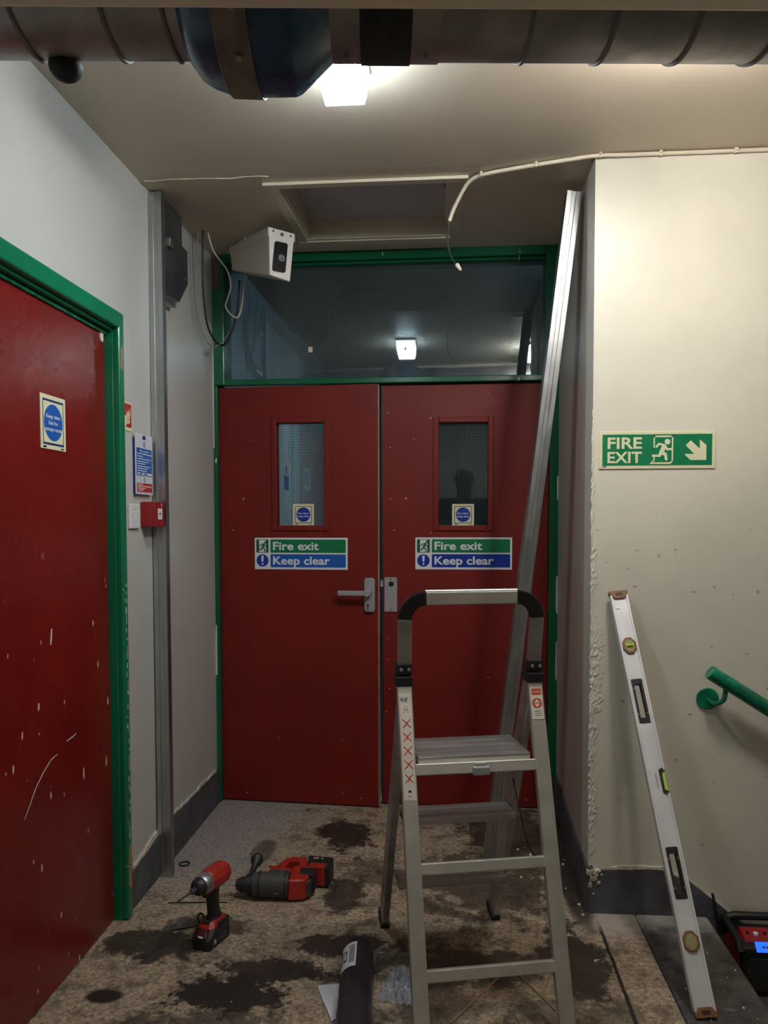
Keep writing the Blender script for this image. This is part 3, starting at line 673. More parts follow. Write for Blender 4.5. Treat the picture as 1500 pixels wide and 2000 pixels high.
t = thing('corridor_notice', 'small blue notice seen through the glass of the ajar door leaf', 'notice', (XL, 5.16, 1.57), R(90))
b = MB(); b.box(0, .13, -.003, 0, 0, .10); b.build('board', 'sign_blue_deep', t)
b = MB(); b.prism(circ(.065, .135, .028), -.003, 0); b.build('disc', 'sign_blue_deep', t)
t = thing('switch_plate', 'small white plastic switch plate next to the red call point', 'switch', (XL, 2.578, 1.330), R(90))
b = MB(); b.box(0, .084, -.010, 0, 0, .086); b.build('plate', 'white_plastic', t, bevel=.003)
b = MB(); b.prism(rect(.028, .056, .026, .062), -.0112, -.009); b.build('rocker', 'white_plastic', t, bevel=.001)
for x in (.016, .068): b = MB(); b.prism(circ(x, .043, .003, 10), -.0106, -.009); b.build('screw', 'handle_grey', t)
flat([rect(.037, .047, .066, .068)], -.0104, 'mark', 'ink', t)

t = thing('call_point', 'red fire alarm call point box fixed to the wall in front of the stud', 'alarm', (XL, 2.688, 1.336), R(90))
b = MB(); b.box(0, .088, -.056, 0, 0, .090); b.build('box', 'call_red', t, bevel=.003)
flat([rect(.022, .066, .026, .066)], -.0566, 'glass_element', 'sign_white', t)
flat([circ(.036, .046, .003, 10), circ(.052, .046, .003, 10), rect(.042, .046, .039, .053), circ(.044, .046, .0035, 10)], -.0569, 'press_symbol', 'ink', t)
flat([[(.056, .074), (.064, .072), (.063, .083), (.059, .086)]], -.0566, 'flame_symbol', 'sign_white', t)

# ------------------------------------------------------------------ steel studs
def stud(name, label, base, topp, xdir, Wd, fl, L):
    """C section: web (with two shallow ribs) faces local -y, flanges run to +y"""
    t = thing(name, label, 'metal stud', base)
    zax = (Vector(topp)-Vector(base)).normalized(); x = Vector(xdir); x = (x-zax*x.dot(zax)).normalized(); y = zax.cross(x)
    t.rotation_mode = 'QUATERNION'; t.rotation_quaternion = Matrix((x, y, zax)).transposed().to_quaternion()
    th = .0012; h = Wd/2
    prof = [(-h, 0), (-h*.35, 0), (-h*.25, .004), (h*.25, .004), (h*.35, 0), (h, 0)]
    poly = prof+[(h-th, th)]+[(a*.96, yy+th) for a, yy in prof[::-1][1:-1]]+[(-h+th, th)]
    b = MB(); n = len(poly); vs_ = [(a, yy, z) for z in (0, L) for a, yy in poly]
    b.add(vs_, [tuple(range(n)), tuple(range(2*n-1, n-1, -1))]+[(i, (i+1) % n, n+(i+1) % n, n+i) for i in range(n)]); b.build('web', 'steel', t)
    for s in (-1, 1):
        b = MB(); b.box(min(s*h, s*(h-th)), max(s*h, s*(h-th)), 0, fl, 0, L); b.box(min(s*h, s*(h-.008)), max(s*h, s*(h-.008)), fl-th, fl, 0, L); b.build('flange', 'zinc', t)
    return t
s1 = stud('steel_stud', 'upright galvanised steel stud standing against the off-white wall', (-1.0665, 2.792, 0), (-1.0735, 2.800, 2.568), (1, 0, 0), .052, .032, 2.567)
s2 = stud('steel_stud', 'galvanised steel stud leaning diagonally across the closed red door leaf', (.172, 2.985, 0), (.458, 2.865, 2.545), (1, .10, 0), .052, .04, 2.56)

# ------------------------------------------------------------------ dark metal box high on the left wall
t = thing('metal_box', 'dark steel box fixed high on the wall behind the upright stud', 'box', (XL, 0, 0))
b = MB(); b.prism([(2.835, 2.22), (3.05, 2.235), (3.15, 2.335), (3.15, 2.470), (3.085, 2.470), (3.085, zc(3.08)-.004), (2.835, zc(2.83)-.004)], 0, .030, lambda a, y, z: (y, a, z)); b.build('body', 'dark_steel', t, bevel=.003)
b = MB(); b.prism([(2.832, 2.190), (2.99, 2.195), (2.99, 2.212), (2.832, 2.214)], .002, .034, lambda a, y, z: (y, a, z)); b.build('cover_lip', 'zinc', t, bevel=.002)
b = MB(); b.box(.030, .046, 2.905, 2.945, 2.405, 2.44); b.build('latch', 'zinc', t, bevel=.003)
for y, z in ((3.125, 2.445), (3.12, 2.345)): b = MB(); b.cyl((.03, y, z), (.034, y, z), .006, n=12); b.build('screw', 'chrome', t)

# ------------------------------------------------------------------ CCTV housing
ax = Vector((.60, -.80, 0)); rx = Vector((.80, .60, 0)); FC = Vector((-.672, 3.117, .014)); Lc = .41
t = thing('camera_housing', 'cream wedge-shaped security camera housing under the ceiling', 'camera', FC)
def hp_(r, d, z): p = rx*r-ax*d; return (p.x, p.y, z)
w_ = .056
b = MB(); b.hexa([hp_(-w_+.006, .004, 2.330), hp_(w_-.022, .004, 2.318), hp_(w_-.006, Lc, 2.455), hp_(-w_+.006, Lc, 2.462), hp_(-w_, .002, 2.488), hp_(w_, .002, 2.482), hp_(w_, Lc, 2.530), hp_(-w_, Lc, 2.535)]); b.build('body', 'housing', t, bevel=.003)
b = MB(); b.hexa([hp_(-w_-.004, -.012, 2.480), hp_(w_+.004, -.012, 2.474), hp_(w_+.004, Lc+.004, 2.528), hp_(-w_-.004, Lc+.004, 2.531), hp_(-w_-.004, -.012, 2.516), hp_(w_+.004, -.012, 2.510), hp_(w_+.004, Lc+.004, 2.556), hp_(-w_-.004, Lc+.004, 2.560)]); lid = b.build('lid', 'housing', t, bevel=.003)
fz0 = [hp_(-w_+.004, -.008, 2.328), hp_(w_-.004, -.008, 2.316)]; 
b = MB(); b.hexa([hp_(-w_+.004, -.010, 2.328), hp_(w_-.020, -.010, 2.316), hp_(w_-.020, .003, 2.316), hp_(-w_+.004, .003, 2.328), hp_(-w_, -.013, 2.516), hp_(w_, -.013, 2.510), hp_(w_, .003, 2.510), hp_(-w_, .003, 2.516)]); b.build('front_plate', 'housing_front', t, bevel=.002)
b = MB(); b.prism(rrect(-.028, .030, 2.345, 2.465, .010), -.0145, -.010, lambda a, y, z: hp_(a-.004-(2.465-z)*.10, y, z)); wv = b.build('window', 'black_gloss', t)
b = MB(); b.cyl(hp_(-.004, -.0145, 2.40), hp_(-.004, -.019, 2.40), .015, n=18); b.build('lens', 'dark_steel', wv, smooth=True)
for r_, z, rr in ((-.038, 2.503, .004), (0, 2.496, .007), (.038, 2.497, .004)): b = MB(); b.cyl(hp_(r_, -.0125, z), hp_(r_, -.0165, z), rr, n=12); b.build('screw', 'dark_steel', t)
b = MB(); b.hexa([hp_(-.03, Lc-.10, 2.55), hp_(.03, Lc-.10, 2.55), hp_(.03, Lc-.02, 2.553), hp_(-.03, Lc-.02, 2.553), hp_(-.03, Lc-.10, 2.598), hp_(.03, Lc-.10, 2.598), hp_(.03, Lc-.02, 2.600), hp_(-.03, Lc-.02, 2.600)]); b.build('ceiling_bracket', 'housing', t)

# loose cables by the housing
def cable(name, label, pts, r, m, n=6, cat='cable'):
    b = MB(); b.tube(smoothpts(pts, n), r, 8); return tag(b.build(name, m, smooth=True), label, cat)
zt = zc(3.25)
cable('loose_cable', 'thick black cable hanging in a loop from the ceiling beside the camera housing', [(-1.035, 3.25, zt), (-1.042, 3.26, 2.45), (-1.046, 3.28, 2.33), (-1.042, 3.32, 2.21), (-1.02, 3.37, 2.15), (-.995, 3.42, 2.15), (-.965, 3.46, 2.24), (-.95, 3.48, 2.34), (-.94, 3.475, 2.45)], .0045, 'black')
cable('loose_cable', 'thin tan cable hanging in the longest loop by the green frame', [(-1.050, 3.235, zt), (-1.058, 3.23, 2.45), (-1.062, 3.24, 2.30), (-1.052, 3.28, 2.17), (-1.03, 3.34, 2.125), (-1.005, 3.40, 2.15), (-.985, 3.47, 2.22)], .0024, 'cable_grey')
cable('loose_cable', 'cream flex kinked down from the ceiling towards the camera housing', [(-1.020, 3.27, zt), (-1.005, 3.30, 2.52), (-.975, 3.40, 2.47), (-.968, 3.43, 2.41), (-.985, 3.44, 2.36), (-.998, 3.45, 2.325), (-.975, 3.46, 2.29), (-.945, 3.46, 2.28), (-.930, 3.47, 2.33), (-.918, 3.47, 2.42), (-.900, 3.45, 2.46)], .0036, 'cable_cream')

# ------------------------------------------------------------------ ceiling hatch
t = thing('ceiling_hatch', 'square ceiling hatch with cream timber trim above the doors', 'hatch', (0, 0, 0))
def zs(y, d): return zc(y)+d
b = MB(); b.box(HX0-.001, HX1+.001, HY0, HY1, 2.676, 2.70); b.build('panel', 'hatch_panel', t)
def rv(x0, x1, y0, y1): b = MB(); b.hexa([(x0, y0, zs(y0, 0)), (x1, y0, zs(y0, 0)), (x1, y1, zs(y1, 0)), (x0, y1, zs(y1, 0)), (x0, y0, 2.69), (x1, y0, 2.69), (x1, y1, 2.69), (x0, y1, 2.69)]); b.build('lining', 'trim_cream', t)
rv(HX0, HX0+.012, HY0, HY1); rv(HX1-.012, HX1, HY0, HY1); rv(HX0, HX1, HY1-.012, HY1); rv(HX0, HX1, HY0, HY0+.012)
def tr(name, x0, x1, y0, y1, dz, m='trim_cream'): b = MB(); b.hexa([(x0, y0, zs(y0, -dz)), (x1, y0, zs(y0, -dz)), (x1, y1, zs(y1, -dz)), (x0, y1, zs(y1, -dz)), (x0, y0, zs(y0, -.0005)), (x1, y0, zs(y0, -.0005)), (x1, y1, zs(y1, -.0005)), (x0, y1, zs(y1, -.0005))]); return b.build(name, m, t, bevel=.002)
tr('trim_batten', -.665, .075, 2.775, 2.812, .012)
tr('trim_batten', HX0-.035, HX0+.004, 2.815, 3.46, .010); tr('trim_batten', HX0-.035, HX1+.010, 3.405, 3.462, .012); tr('trim_batten', HX1-.004, HX1+.055, 2.815, 3.40, .003, 'ceiling_paint')
tr('trim_batten', HX0-.005, HX1, 3.385, 3.41, .006)
b = MB(); b.box(HX1-.016, HX1-.0115, 2.86, 2.95, 2.605, 2.65); b.build('gap_strip', 'black', t)

# clipped cable along the ceiling edge
zz = ZC-.009
pts = [(2.3, 2.648, zz), (1.6, 2.650, zz), (1.0, 2.650, zz), (.62, 2.648, zz), (.50, 2.645, zz), (.42, 2.662, zz), (.30, 2.695, zz), (.20, 2.725, zz), (.115, 2.755, zz-.002), (.075, 2.785, zz-.012), (.045, 2.81, zz-.05), (.022, 2.82, 2.47), (.008, 2.82, 2.43)]
t = thing('clipped_cable', 'cream cable clipped along the ceiling edge with a loose black end dangling', 'cable', (0, 0, 0))
b = MB(); b.tube(smoothpts(pts, 5), .0065, 8); b.build('cable', 'cable_cream', t, smooth=True)
b = MB(); b.tube(smoothpts([(.008, 2.82, 2.435), (.002, 2.82, 2.40), (.004, 2.82, 2.34), (.020, 2.82, 2.295), (.036, 2.82, 2.275)], 5), .0036, 8); b.build('bare_end', 'black', t, smooth=True)
b = MB(); b.tube([(.034, 2.82, 2.279), (.040, 2.82, 2.270), (.050, 2.82, 2.256)], [.007, .0075, .004], 8); b.build('plug', 'cable_cream', t, smooth=True)
for (x, y) in ((.118, 2.752), (.30, 2.695), (.505, 2.645), (.70, 2.649), (.94, 2.650), (1.3, 2.650)):
    b = MB(); b.box(x-.005, x+.005, y-.010, y+.010, ZC-.018, ZC-.0005); b.cyl((x, y-.010, ZC-.006), (x, y-.018, ZC-.010), .004, n=8); b.build('clip', 'cable_cream', t, bevel=.002)

# ------------------------------------------------------------------ bulkhead lamps
def bulkhead(label, x, y, lens, z=ZC, rz=0):
    t = thing('bulkhead_lamp', label, 'lamp', (x, y, z), rz)
    b = MB(); b.box(-.066, .066, -.125, .125, -.018, 0); b.build('base', 'white_plastic', t, bevel=.004)
    b = MB(); n = 14; W, L = .060, .118
    # ribbed prismatic lens: tapered box whose long sides are fluted
    vs_ = []; prof = []
    for k in range(n*2+1):
        yy = -L+2*L*k/(n*2); prof.append((W+(.0022 if k % 2 else 0), yy))
    loop = prof+[(-a, yy) for a, yy in prof[::-1]]; m_ = len(loop)
    for zz, s_ in ((-.018, 1), (-.070, .95), (-.092, .86)): vs_ += [(a*s_, yy*(1-(1-s_)*.6), zz) for a, yy in loop]
    fs = [(k*m_+i, k*m_+(i+1) % m_, (k+1)*m_+(i+1) % m_, (k+1)*m_+i) for k in range(2) for i in range(m_)]
    b.add(vs_, fs).build('lens_sides', 'lens_side_'+lens, t)
    b = MB(); b.add(vs_[2*m_:], [tuple(range(m_))]).build('lens', 'lens_'+lens, t)
    b = MB(); b.box(-.006, .006, .112, .122, -.080, -.062); b.build('catch', 'white_plastic', t)
    return t
bulkhead('glowing cool white bulkhead lamp showing below the blue fan', -.275, 2.005, 'cool')
bulkhead('warm bulkhead lamp on the ceiling above the top of the stairs', .60, 1.81, 'warm')
bulkhead('added fill lamp on the ceiling of the unseen rear lobby', .5, -1.1, 'rear')  # unseen lamp added behind the camera as fill for the landing
bulkhead('lamp on the ceiling of the corridor beyond the doors', .78, 4.02, 'corridor', 2.70)

# ------------------------------------------------------------------ spiral duct with inline fan
P0 = fh*1.42+Vector((0, 0, 2.353)); RD = .15
def A(tt): return P0+u5*tt
def duct(label, t0, t1, seams):
    o = thing('ventilation_duct', label, 'duct', A(t0)); o0 = A(t0)
    b = MB(); b.lathe([(0, RD), (t1-t0, RD)], (0, 0, 0), u5, 64); b.build('pipe', 'duct_metal', o, smooth=True)
    for s in seams:
        b = MB(); nrm = (u5+Vector((0, 0, .06))).normalized(); b.lathe([(-.005, RD-.003), (-.003, RD+.0045), (.003, RD+.0045), (.005, RD-.003)], u5*(s-t0), nrm, 64, False); b.build('seam', 'seam_metal', o, smooth=True, angle=60)
    return o
dl = duct('grey spiral duct running from the blue fan to the side door wall', -.97, -.3525, (-.80, -.643, -.489, -.385))
duct('grey spiral duct running from the black sleeve over the stairs', .1035, 2.60, []+[.250+.144*k for k in range(16)])
b = MB(); b.sphere(tuple(u5*.372+Vector((0, .06, -RD+.002))), .031, 16, (1, 1, .9)); tag(b.build('sealant_lump', 'rubber', dl, smooth=True), 'black lump under the duct')
f = thing('inline_fan', 'dark blue inline duct fan held by a brown metal strap', 'fan', A(-.25)); g0 = -.25
prof = [(-.352, .150), (-.350, .165), (-.335, .185), (-.315, .196), (-.285, .2055), (-.25, .208), (-.20, .208), (-.165, .207), (-.155, .203), (-.094, .154), (-.090, .150)]
b = MB(); b.lathe([(a-g0, r) for a, r in prof], (0, 0, 0), u5, 64, False); b.build('casing', 'fan_blue', f, smooth=True)
b = MB(); b.lathe([(-.286-g0, .2065), (-.284-g0, .2105), (-.226-g0, .2120), (-.226-g0, .209)], (0, 0, 0), u5, 64, False); stp = b.build('strap', 'strap_metal', f, smooth=True, angle=50)
for an in (-50, -72):
    v_ = (n5*-math.cos(R(an))+Vector((0, 0, math.sin(R(an)))))*.2125; p = u5*(-.248-g0)+v_
    b = MB(); b.cyl(p, p+v_.normalized()*.005, .006, n=10); b.build('bolt', 'zinc', stp)
def ring(name, m, t0, t1, r): b = MB(); b.lathe([(t0-g0, r-.003), (t0-g0, r), (t1-g0, r), (t1-g0, r-.003)], (0, 0, 0), u5, 64, False); return b.build(name, m, f, smooth=True, angle=50)
ring('collar', 'duct_metal', -.094, -.040, .153); ring('flexible_sleeve', 'rubber', -.041, .050, .1555); ring('collar', 'duct_metal', .049, .103, .153)
for tt, an in ((-.07, -52), (.075, -52), (.078, -95), (-.066, -95)):
    v_ = (n5*-math.cos(R(an))+Vector((0, 0, math.sin(R(an)))))*.153; p = u5*(tt-g0)+v_
    b = MB(); b.cyl(p, p+v_.normalized()*.006, .005, n=10); b.build('screw', 'zinc', f)

# ------------------------------------------------------------------ handrail
t = thing('handrail', 'green painted tubular handrail on the cream wall above the stairs', 'handrail', (.862, YF-.075, .858))
sl = Vector((.845, 0, -.535)).normalized()
b = MB(); b.cyl((0, 0, 0), sl*1.75, .0235, n=28); b.build('rail', 'rail_green', t, bevel=.001, smooth=True)
for k in (.0, 1.3):
    pc = Vector((.018, .075, -.105))+sl*k
    b = MB(); b.cyl(pc, pc-Vector((0, .008, 0)), .037, n=28); pltt = b.build('wall_plate', 'rail_green', t, bevel=.002, smooth=True)
    q = sl*(.062+k)
    b = MB(); b.tube(smoothpts([pc-Vector((0, .006, 0)), pc+Vector((.010, -.045, -.006)), pc+Vector((.030, -.070, .012)), q-Vector((0, 0, .018))], 6), .008, 10); b.build('bracket_arm', 'rail_green', pltt, smooth=True)

# ------------------------------------------------------------------ stepladder
t = thing('stepladder', 'aluminium stepladder with platform, black-cornered handrail and warning stickers', 'ladder', (.0653, 2.1792, 0), .222)
ZH, WN, DN, DF = .906, .1895, -.293, .393
nd = Vector((0, -DN, ZH)).normalized(); nn = Vector((0, -nd.z, nd.y)); SL = math.hypot(DN, ZH)
def npt(s, a, lx=0, off=0): return Vector((s*WN+lx, DN, 0))+nd*a+nn*off
def fpt(s, z): return Vector((s*(.190-.004*z), DF*(1-z/ZH)+.012, z))
for s in (-1, 1):
    b = MB(); b.beam(npt(s, .012), npt(s, SL-.005), .042, .022); st_ = b.build('rear_leg', 'alu', t, bevel=.003)
    b = MB(); b.beam(npt(s, 0), npt(s, .035), .046, .027); b.build('foot', 'rubber', st_, bevel=.003)
    b = MB(); p, q = fpt(s, .012), fpt(s, .895); b.beam(p, q, .022, .068); sf = b.build('front_leg', 'alu_step', t, bevel=.003)
    b = MB(); b.beam(fpt(s, -.0), fpt(s, .030), .030, .076); b.build('foot', 'rubber', sf, bevel=.003)
    b = MB(); b.box(s*WN-.024, s*WN+.024, -.020, .036, .893, .922); b.box(s*WN-.022, s*WN+.022, -.018, .030, .926, .958); hb = b.build('hinge_block', 'black', t, bevel=.004)
    for dx in (-.010, .012): b = MB(); b.cyl((s*WN+dx, -.018, .942), (s*WN+dx, -.0215, .942), .0048, n=12); b.build('bolt', 'alu', hb)
# braces of the rear frame
for a, h_ in ((.192, .030), (.435, .030), (.6757, .032)):
    L = a/ZH*SL; b = MB(); b.beam(npt(-1, L, .018), npt(1, L, -.018), h_, .020, nd); b.build('brace', 'alu', t, bevel=.003)
# treads: platform of three ridged boards, two steps of two
def tread(name, z, y0, y1, hw, nb):
    pt = None
    for k in range(nb):
        a, c = y0+(y1-y0)*k/nb+.003, y0+(y1-y0)*(k+1)/nb-.002
        b = MB(); b.box(-hw, hw, a, c, z-.004 if k else z-.022, z); o = b.build(name, 'alu_step', t, bevel=.0015)
    b = MB(); b.box(-hw+.003, hw-.003, y0+.012, y1-.004, z-.009, z-.0055); b.build(name+'_groove_shade', 'black', t)  # black sheet added under the boards, standing in for shade in the gaps
    b = MB(); b.box(-hw+.004, -hw+.012, y0+.004, y1, z-.024, z-.004); b.box(hw-.012, hw-.004, y0+.004, y1, z-.024, z-.004); b.box(-hw+.012, hw-.012, y1-.008, y1, z-.022, z-.004); b.build(name+'_underframe', 'tool_grey', t)
tread('platform', .706, -.066, .125, .160, 4); tread('step', .470, .100, .205, .172, 3); tread('step', .235, .190, .285, .172, 3)
b = MB(); b.box(-.012, .034, -.098, -.070, .660, .682); b.box(-.006, .028, -.085, -.06, .682, .690); b.build('platform_catch', 'handle_grey', t, bevel=.002)
# handrail loop
def strip(path, wid, y0, y1, name, m):
    b = MB(); n = len(path); vs_ = []
    for k, (x, z, yo) in enumerate(path):
        a, c = path[max(0, k-1)], path[min(n-1, k+1)]; d = Vector((c[0]-a[0], c[1]-a[1])).normalized(); nr = Vector((-d.y, d.x))*wid/2
        for sx, yy in ((1, y0), (-1, y0), (-1, y1), (1, y1)): vs_.append((x+nr.x*sx, yy+yo, z+nr.y*sx))
    fs = [(0, 1, 2, 3), tuple(4*(n-1)+i for i in (3, 2, 1, 0))]+[(4*k+i, 4*k+(i+1) % 4, 4*k+4+(i+1) % 4, 4*k+4+i) for k in range(n-1) for i in range(4)]
    return b.add(vs_, fs).build(name, m, t, bevel=.003)
zt_, wl_, rc = 1.140, .190, .058
for s in (-1, 1):
    strip([(s*.188, .950, 0), (s*wl_, zt_-rc+.001, -.020)], .038, -.012, .010, 'handrail_upright', 'alu_step')
    strip([(s*(wl_-rc+rc*math.cos(R(a))), zt_-rc+rc*math.sin(R(a)), -.020) for a in range(0, 91, 10)], .039, -.013, .011, 'corner_grip', 'black_gloss')
strip([(-wl_+rc+.001, zt_, -.020), (wl_-rc-.001, zt_, -.020)], .037, -.012, .010, 'handrail_bar', 'alu')
b = MB(); b.cyl((-wl_+rc, -.021, zt_+.0185), (wl_-rc, -.021, zt_+.0185), .006, n=12); b.build('handrail_ridge', 'steel', t, smooth=True)
# stickers
fL = lambda a, y, z: tuple(npt(-1, z, a, .0114+y)); fR = lambda a, y, z: tuple(npt(1, z, a, .0114+y))
z1 = SL-.035; st_ = flat([rect(-.017, .017, z1-.285, z1)], 0, 'instruction_label', 'sticker', t, fL)
text('Wolf', -.015, .006, z1-.024, z1-.010, .0003, 'ink', st_, .04, f=fL)
for k in range(7):
    zc_ = z1-.046-.0365*k
    flat([rect(-.0135, .0145, zc_-.016, zc_+.016)], .0002, 'pictogram', 'sticker_tint', st_, fL)
    if 1 <= k <= 5:
        flat([seg((-.010, zc_-.011), (.011, zc_+.011), .0028), seg((-.010, zc_+.011), (.011, zc_-.011), .0028)], .0005, 'red_cross', 'sticker_red', st_, fL)
        flat([seg((-.006+.003*k % .01, zc_-.008), (.002, zc_+.006), .0012)], .0004, 'figure_mark', 'ink', st_, fL)
    elif k == 0: flat([seg((-.005, zc_-.010), (-.002, zc_+.010), .001), seg((.006, zc_-.010), (.003, zc_+.010), .001), seg((-.004, zc_), (.005, zc_), .0012)], .0004, 'ladder_mark', 'ink', st_, fL)
    else: flat([[(-.005, zc_), (.005, zc_), (.003, zc_+.006), (-.003, zc_+.006)], rect(-.006, .004, zc_-.010, zc_-.0085)], .0004, 'weight_mark', 'ink', st_, fL)
z1 = SL-.030; st_ = flat([rect(-.018, .017, z1-.090, z1)], 0, 'danger_label', 'sticker', t, fR)
flat([rect(-.0185, .0175, z1-.0915, z1-.0900), rect(.017, .0185, z1-.0915, z1)], .0001, 'label_border', 'ink', st_, fR)
flat([rrect(-.014, .014, z1-.022, z1-.004, .003)], .0003, 'danger_bar', 'sticker_red', st_, fR); text('DANGER', -.011, .011, z1-.016, z1-.010, .0005, 'sticker', st_, .02, f=fR)
flat([circ(-.0005, z1-.045, .0145)], .0003, 'danger_disc', 'sticker_red', st_, fR); flat([[(-.0005, z1-.057), (.009, z1-.045), (-.0005, z1-.033), (-.010, z1-.045)]], .0005, 'warning_diamond', 'sticker', st_, fR)
flat([rect(-.008, .008, z1-.046, z1-.044)], .0007, 'warning_mark', 'ink', st_, fR)
flat([rect(-.010, .009, z1-.068-.006*k, z1-.0665-.006*k) for k in range(3)], .0003, 'small_print', 'ink', st_, fR)
# restraint cords
for s in (-1, 1):
    b = MB(); b.tube(smoothpts([npt(s, .435/ZH*SL, -s*.026, .004), Vector((s*.158, -.06, .44)), Vector((s*.165, .06, .52)), fpt(s, .56)+Vector((-s*.012, -.02, 0))], 5), .0022, 6); b.build('restraint_cord', 'black', t)

# ------------------------------------------------------------------ spirit level
bp, tp = Vector((.705, 2.10, 0)), Vector((.573, 2.635, 1.112)); LL = (tp-bp).length
t = thing('spirit_level', 'long silver spirit level with brown end caps leaning on the cream wall', 'spirit level', bp+Vector((0, -.004, .005)))
za = (tp-bp).normalized(); xa = Vector((1, .03, 0)); xa = (xa-za*xa.dot(za)).normalized(); ya = za.cross(xa)
t.rotation_mode = 'QUATERNION'; t.rotation_quaternion = Matrix((xa, ya, za)).transposed().to_quaternion()
hw, T = .029, .011
def lv(name, m, *q, bv=.001, par=None): b = MB(); b.box(*q); return b.build(name, m, par or t, bevel=bv)
S1, S2 = (.799, .938), (.296, .434)
for z0, z1 in ((.022, S2[0]), (S2[1], S1[0]), (S1[1], 1.216)): lv('web', 'alu_level', -hw+.006, hw-.006, -T*.55, T*.55, z0, z1, bv=0)
for z0, z1 in (S1, S2): lv('web', 'alu_level', -hw+.006, -hw+.012, -T*.55, T*.55, z0, z1, bv=0); lv('web', 'alu_level', hw-.012, hw-.006, -T*.55, T*.55, z0, z1, bv=0)
lv('rail', 'alu_level', -hw, -hw+.0065, -T, T, .014, 1.226)
lv('rail', 'alu_level', hw-.0065, hw, -T, T, .014, .585); lv('rail', 'alu_level', hw-.0065, hw, -T, T, .653, 1.226)
for z0, z1, sg in ((.0, .026, 1), (1.212, 1.240, -1)):
    b = MB(); e = z0 if sg > 0 else z1; o = z1 if sg > 0 else z0
    b.prism([(-hw-.001, e), (hw+.001, e), (hw+.001, e+sg*.010), (hw-.012, o), (-hw+.012, o), (-hw-.001, e+sg*.010)], -T-.002, T+.002); cp = b.build('end_cap', 'brown_cap', t, bevel=.002)
    b = MB(); b.box(-.011, .011, -T-.0026, -T, e+sg*.008 if sg > 0 else e-.018, e+.018 if sg > 0 else e-.008); b.build('slot', 'vial_dark', cp)
for z0, z1 in (S1, S2):
    b = MB()
    for q in ((-.0175, -.0105, z0, z1), (.0105, .0175, z0, z1), (-.0105, .0105, z0, z0+.016), (-.0105, .0105, z1-.018, z1)): b.box(q[0], q[1], -T*.55-.003, T*.55+.003, q[2], q[3])
    hg = b.build('hand_grip', 'tool_black', t, bevel=.0015)
    for s in (-1, 1):
        for zz in (z0+.028, z1-.030): lv('grip_clip', 'brown_cap', s*.014-.0038, s*.014+.0038, -T*.55-.0036, -T*.55-.002, zz-.003, zz+.003, bv=0, par=hg)
def octa(r, rz): return [(r*math.cos(R(22.5+45*k)), rz*math.sin(R(22.5+45*k))) for k in range(8)]
for zc_, m_ in ((1.049, 'vial_green'), (.186, 'vial_dull')):
    b = MB(); b.prism([(a, c+zc_) for a, c in octa(.0240, .0300)], -T-.001, T+.001); vl = b.build('vial_surround', 'brown_cap', t, bevel=.003)
    b = MB(); b.prism([(a, c+zc_) for a, c in octa(.0165, .0215)], -T-.0016, -T); b.build('vial_window', 'vial_dull', vl)
    if m_ == 'vial_green':
        b = MB(); b.cyl((-.011, -T-.001, zc_), (.011, -T-.001, zc_), .006, n=12); b.build('vial', 'vial_green', vl, smooth=True)
        b = MB(); b.box(-.005, -.004, -T-.0078, -T, zc_-.006, zc_+.006); b.box(.004, .005, -T-.0078, -T, zc_-.006, zc_+.006); b.build('vial_line', 'ink', vl)
    else:
        b = MB(); b.prism(circ(0, zc_, .010, 20, .013), -T-.0024, -T-.001); b.build('vial', 'vial_dull', vl)
b = MB(); b.prism([(.010, .655), (hw, .664), (hw, .652), (.017, .643), (.017, .596), (hw, .590), (hw, .576), (.010, .588)], -T*.9, T*.9); cv = b.build('centre_vial_holder', 'tool_black', t)
b = MB(); b.cyl((.0235, 0, .590), (.0235, 0, .650), .0075, n=14); b.build('vial', 'vial_green', cv, smooth=True)
lv('print_line', 'ink', -.002, -.0005, -T*.55-.0004, -T*.55, .60, .645, bv=0)
lv('print_line', 'ink', -.019, -.006, -T*.55-.0004, -T*.55, 1.176, 1.178, bv=0)

# ------------------------------------------------------------------ impact driver standing on its battery
t = thing('impact_driver', 'red and black cordless impact driver standing upright on its battery', 'power tool', (-.754, 2.374, 0), math.atan2(-.117, -.04))
def rbox(x0, x1, hw0, hw1, z0, z1, ch=.012, x0t=None, x1t=None):
    x0t = x0 if x0t is None else x0t; x1t = x1 if x1t is None else x1t
    def ringp(a, c, h): return [(a, -h+ch), (a+ch, -h), (c-ch, -h), (c, -h+ch), (c, h-ch), (c-ch, h), (a+ch, h), (a, h-ch)]
    b = MB(); A_, B_ = ringp(x0, x1, hw0), ringp(x0t, x1t, hw1)
    return b.add([(x, y, z0) for x, y in A_]+[(x, y, z1) for x, y in B_], [tuple(range(8)), tuple(range(15, 7, -1))]+[(i, (i+1) % 8, 8+(i+1) % 8, 8+i) for i in range(8)])
bt = rbox(-.060, .064, .034, .037, 0, .034).build('battery', 'tool_black', t, bevel=.003)
rbox(-.060, .062, .037, .033, .0342, .058, x1t=.040).build('battery_shell', 'tool_black', bt, bevel=.003)
rbox(.0405, .0625, .020, .016, .0405, .060, ch=.004, x1t=.044).build('battery_front', 'tool_dark_red', bt, bevel=.002)
b = MB(); b.box(.060, .0648, -.006, .010, .040, .044); b.build('charge_light', 'sign_white', bt)
text('5', -.010, .004, .016, .030, 0, 'sign_white', bt, .03, name='battery_print', f=lambda a, y, z: (-a+.03, .0372, z))
flat([[(-.005, .020), (.004, .023), (-.005, .026)], ], 0, 'battery_print', 'sign_red', bt, lambda a, y, z: (-a+.014, .0374, z))
flat([rect(-.012, .012, .016, .030)], 0, 'battery_print', 'handle_grey', bt, lambda a, y, z: (-a-.012, .0373, z)); flat([rect(-.0105, .0105, .0175, .0285)], 0, 'battery_print', 'tool_black', bt, lambda a, y, z: (-a-.012, .0375, z))
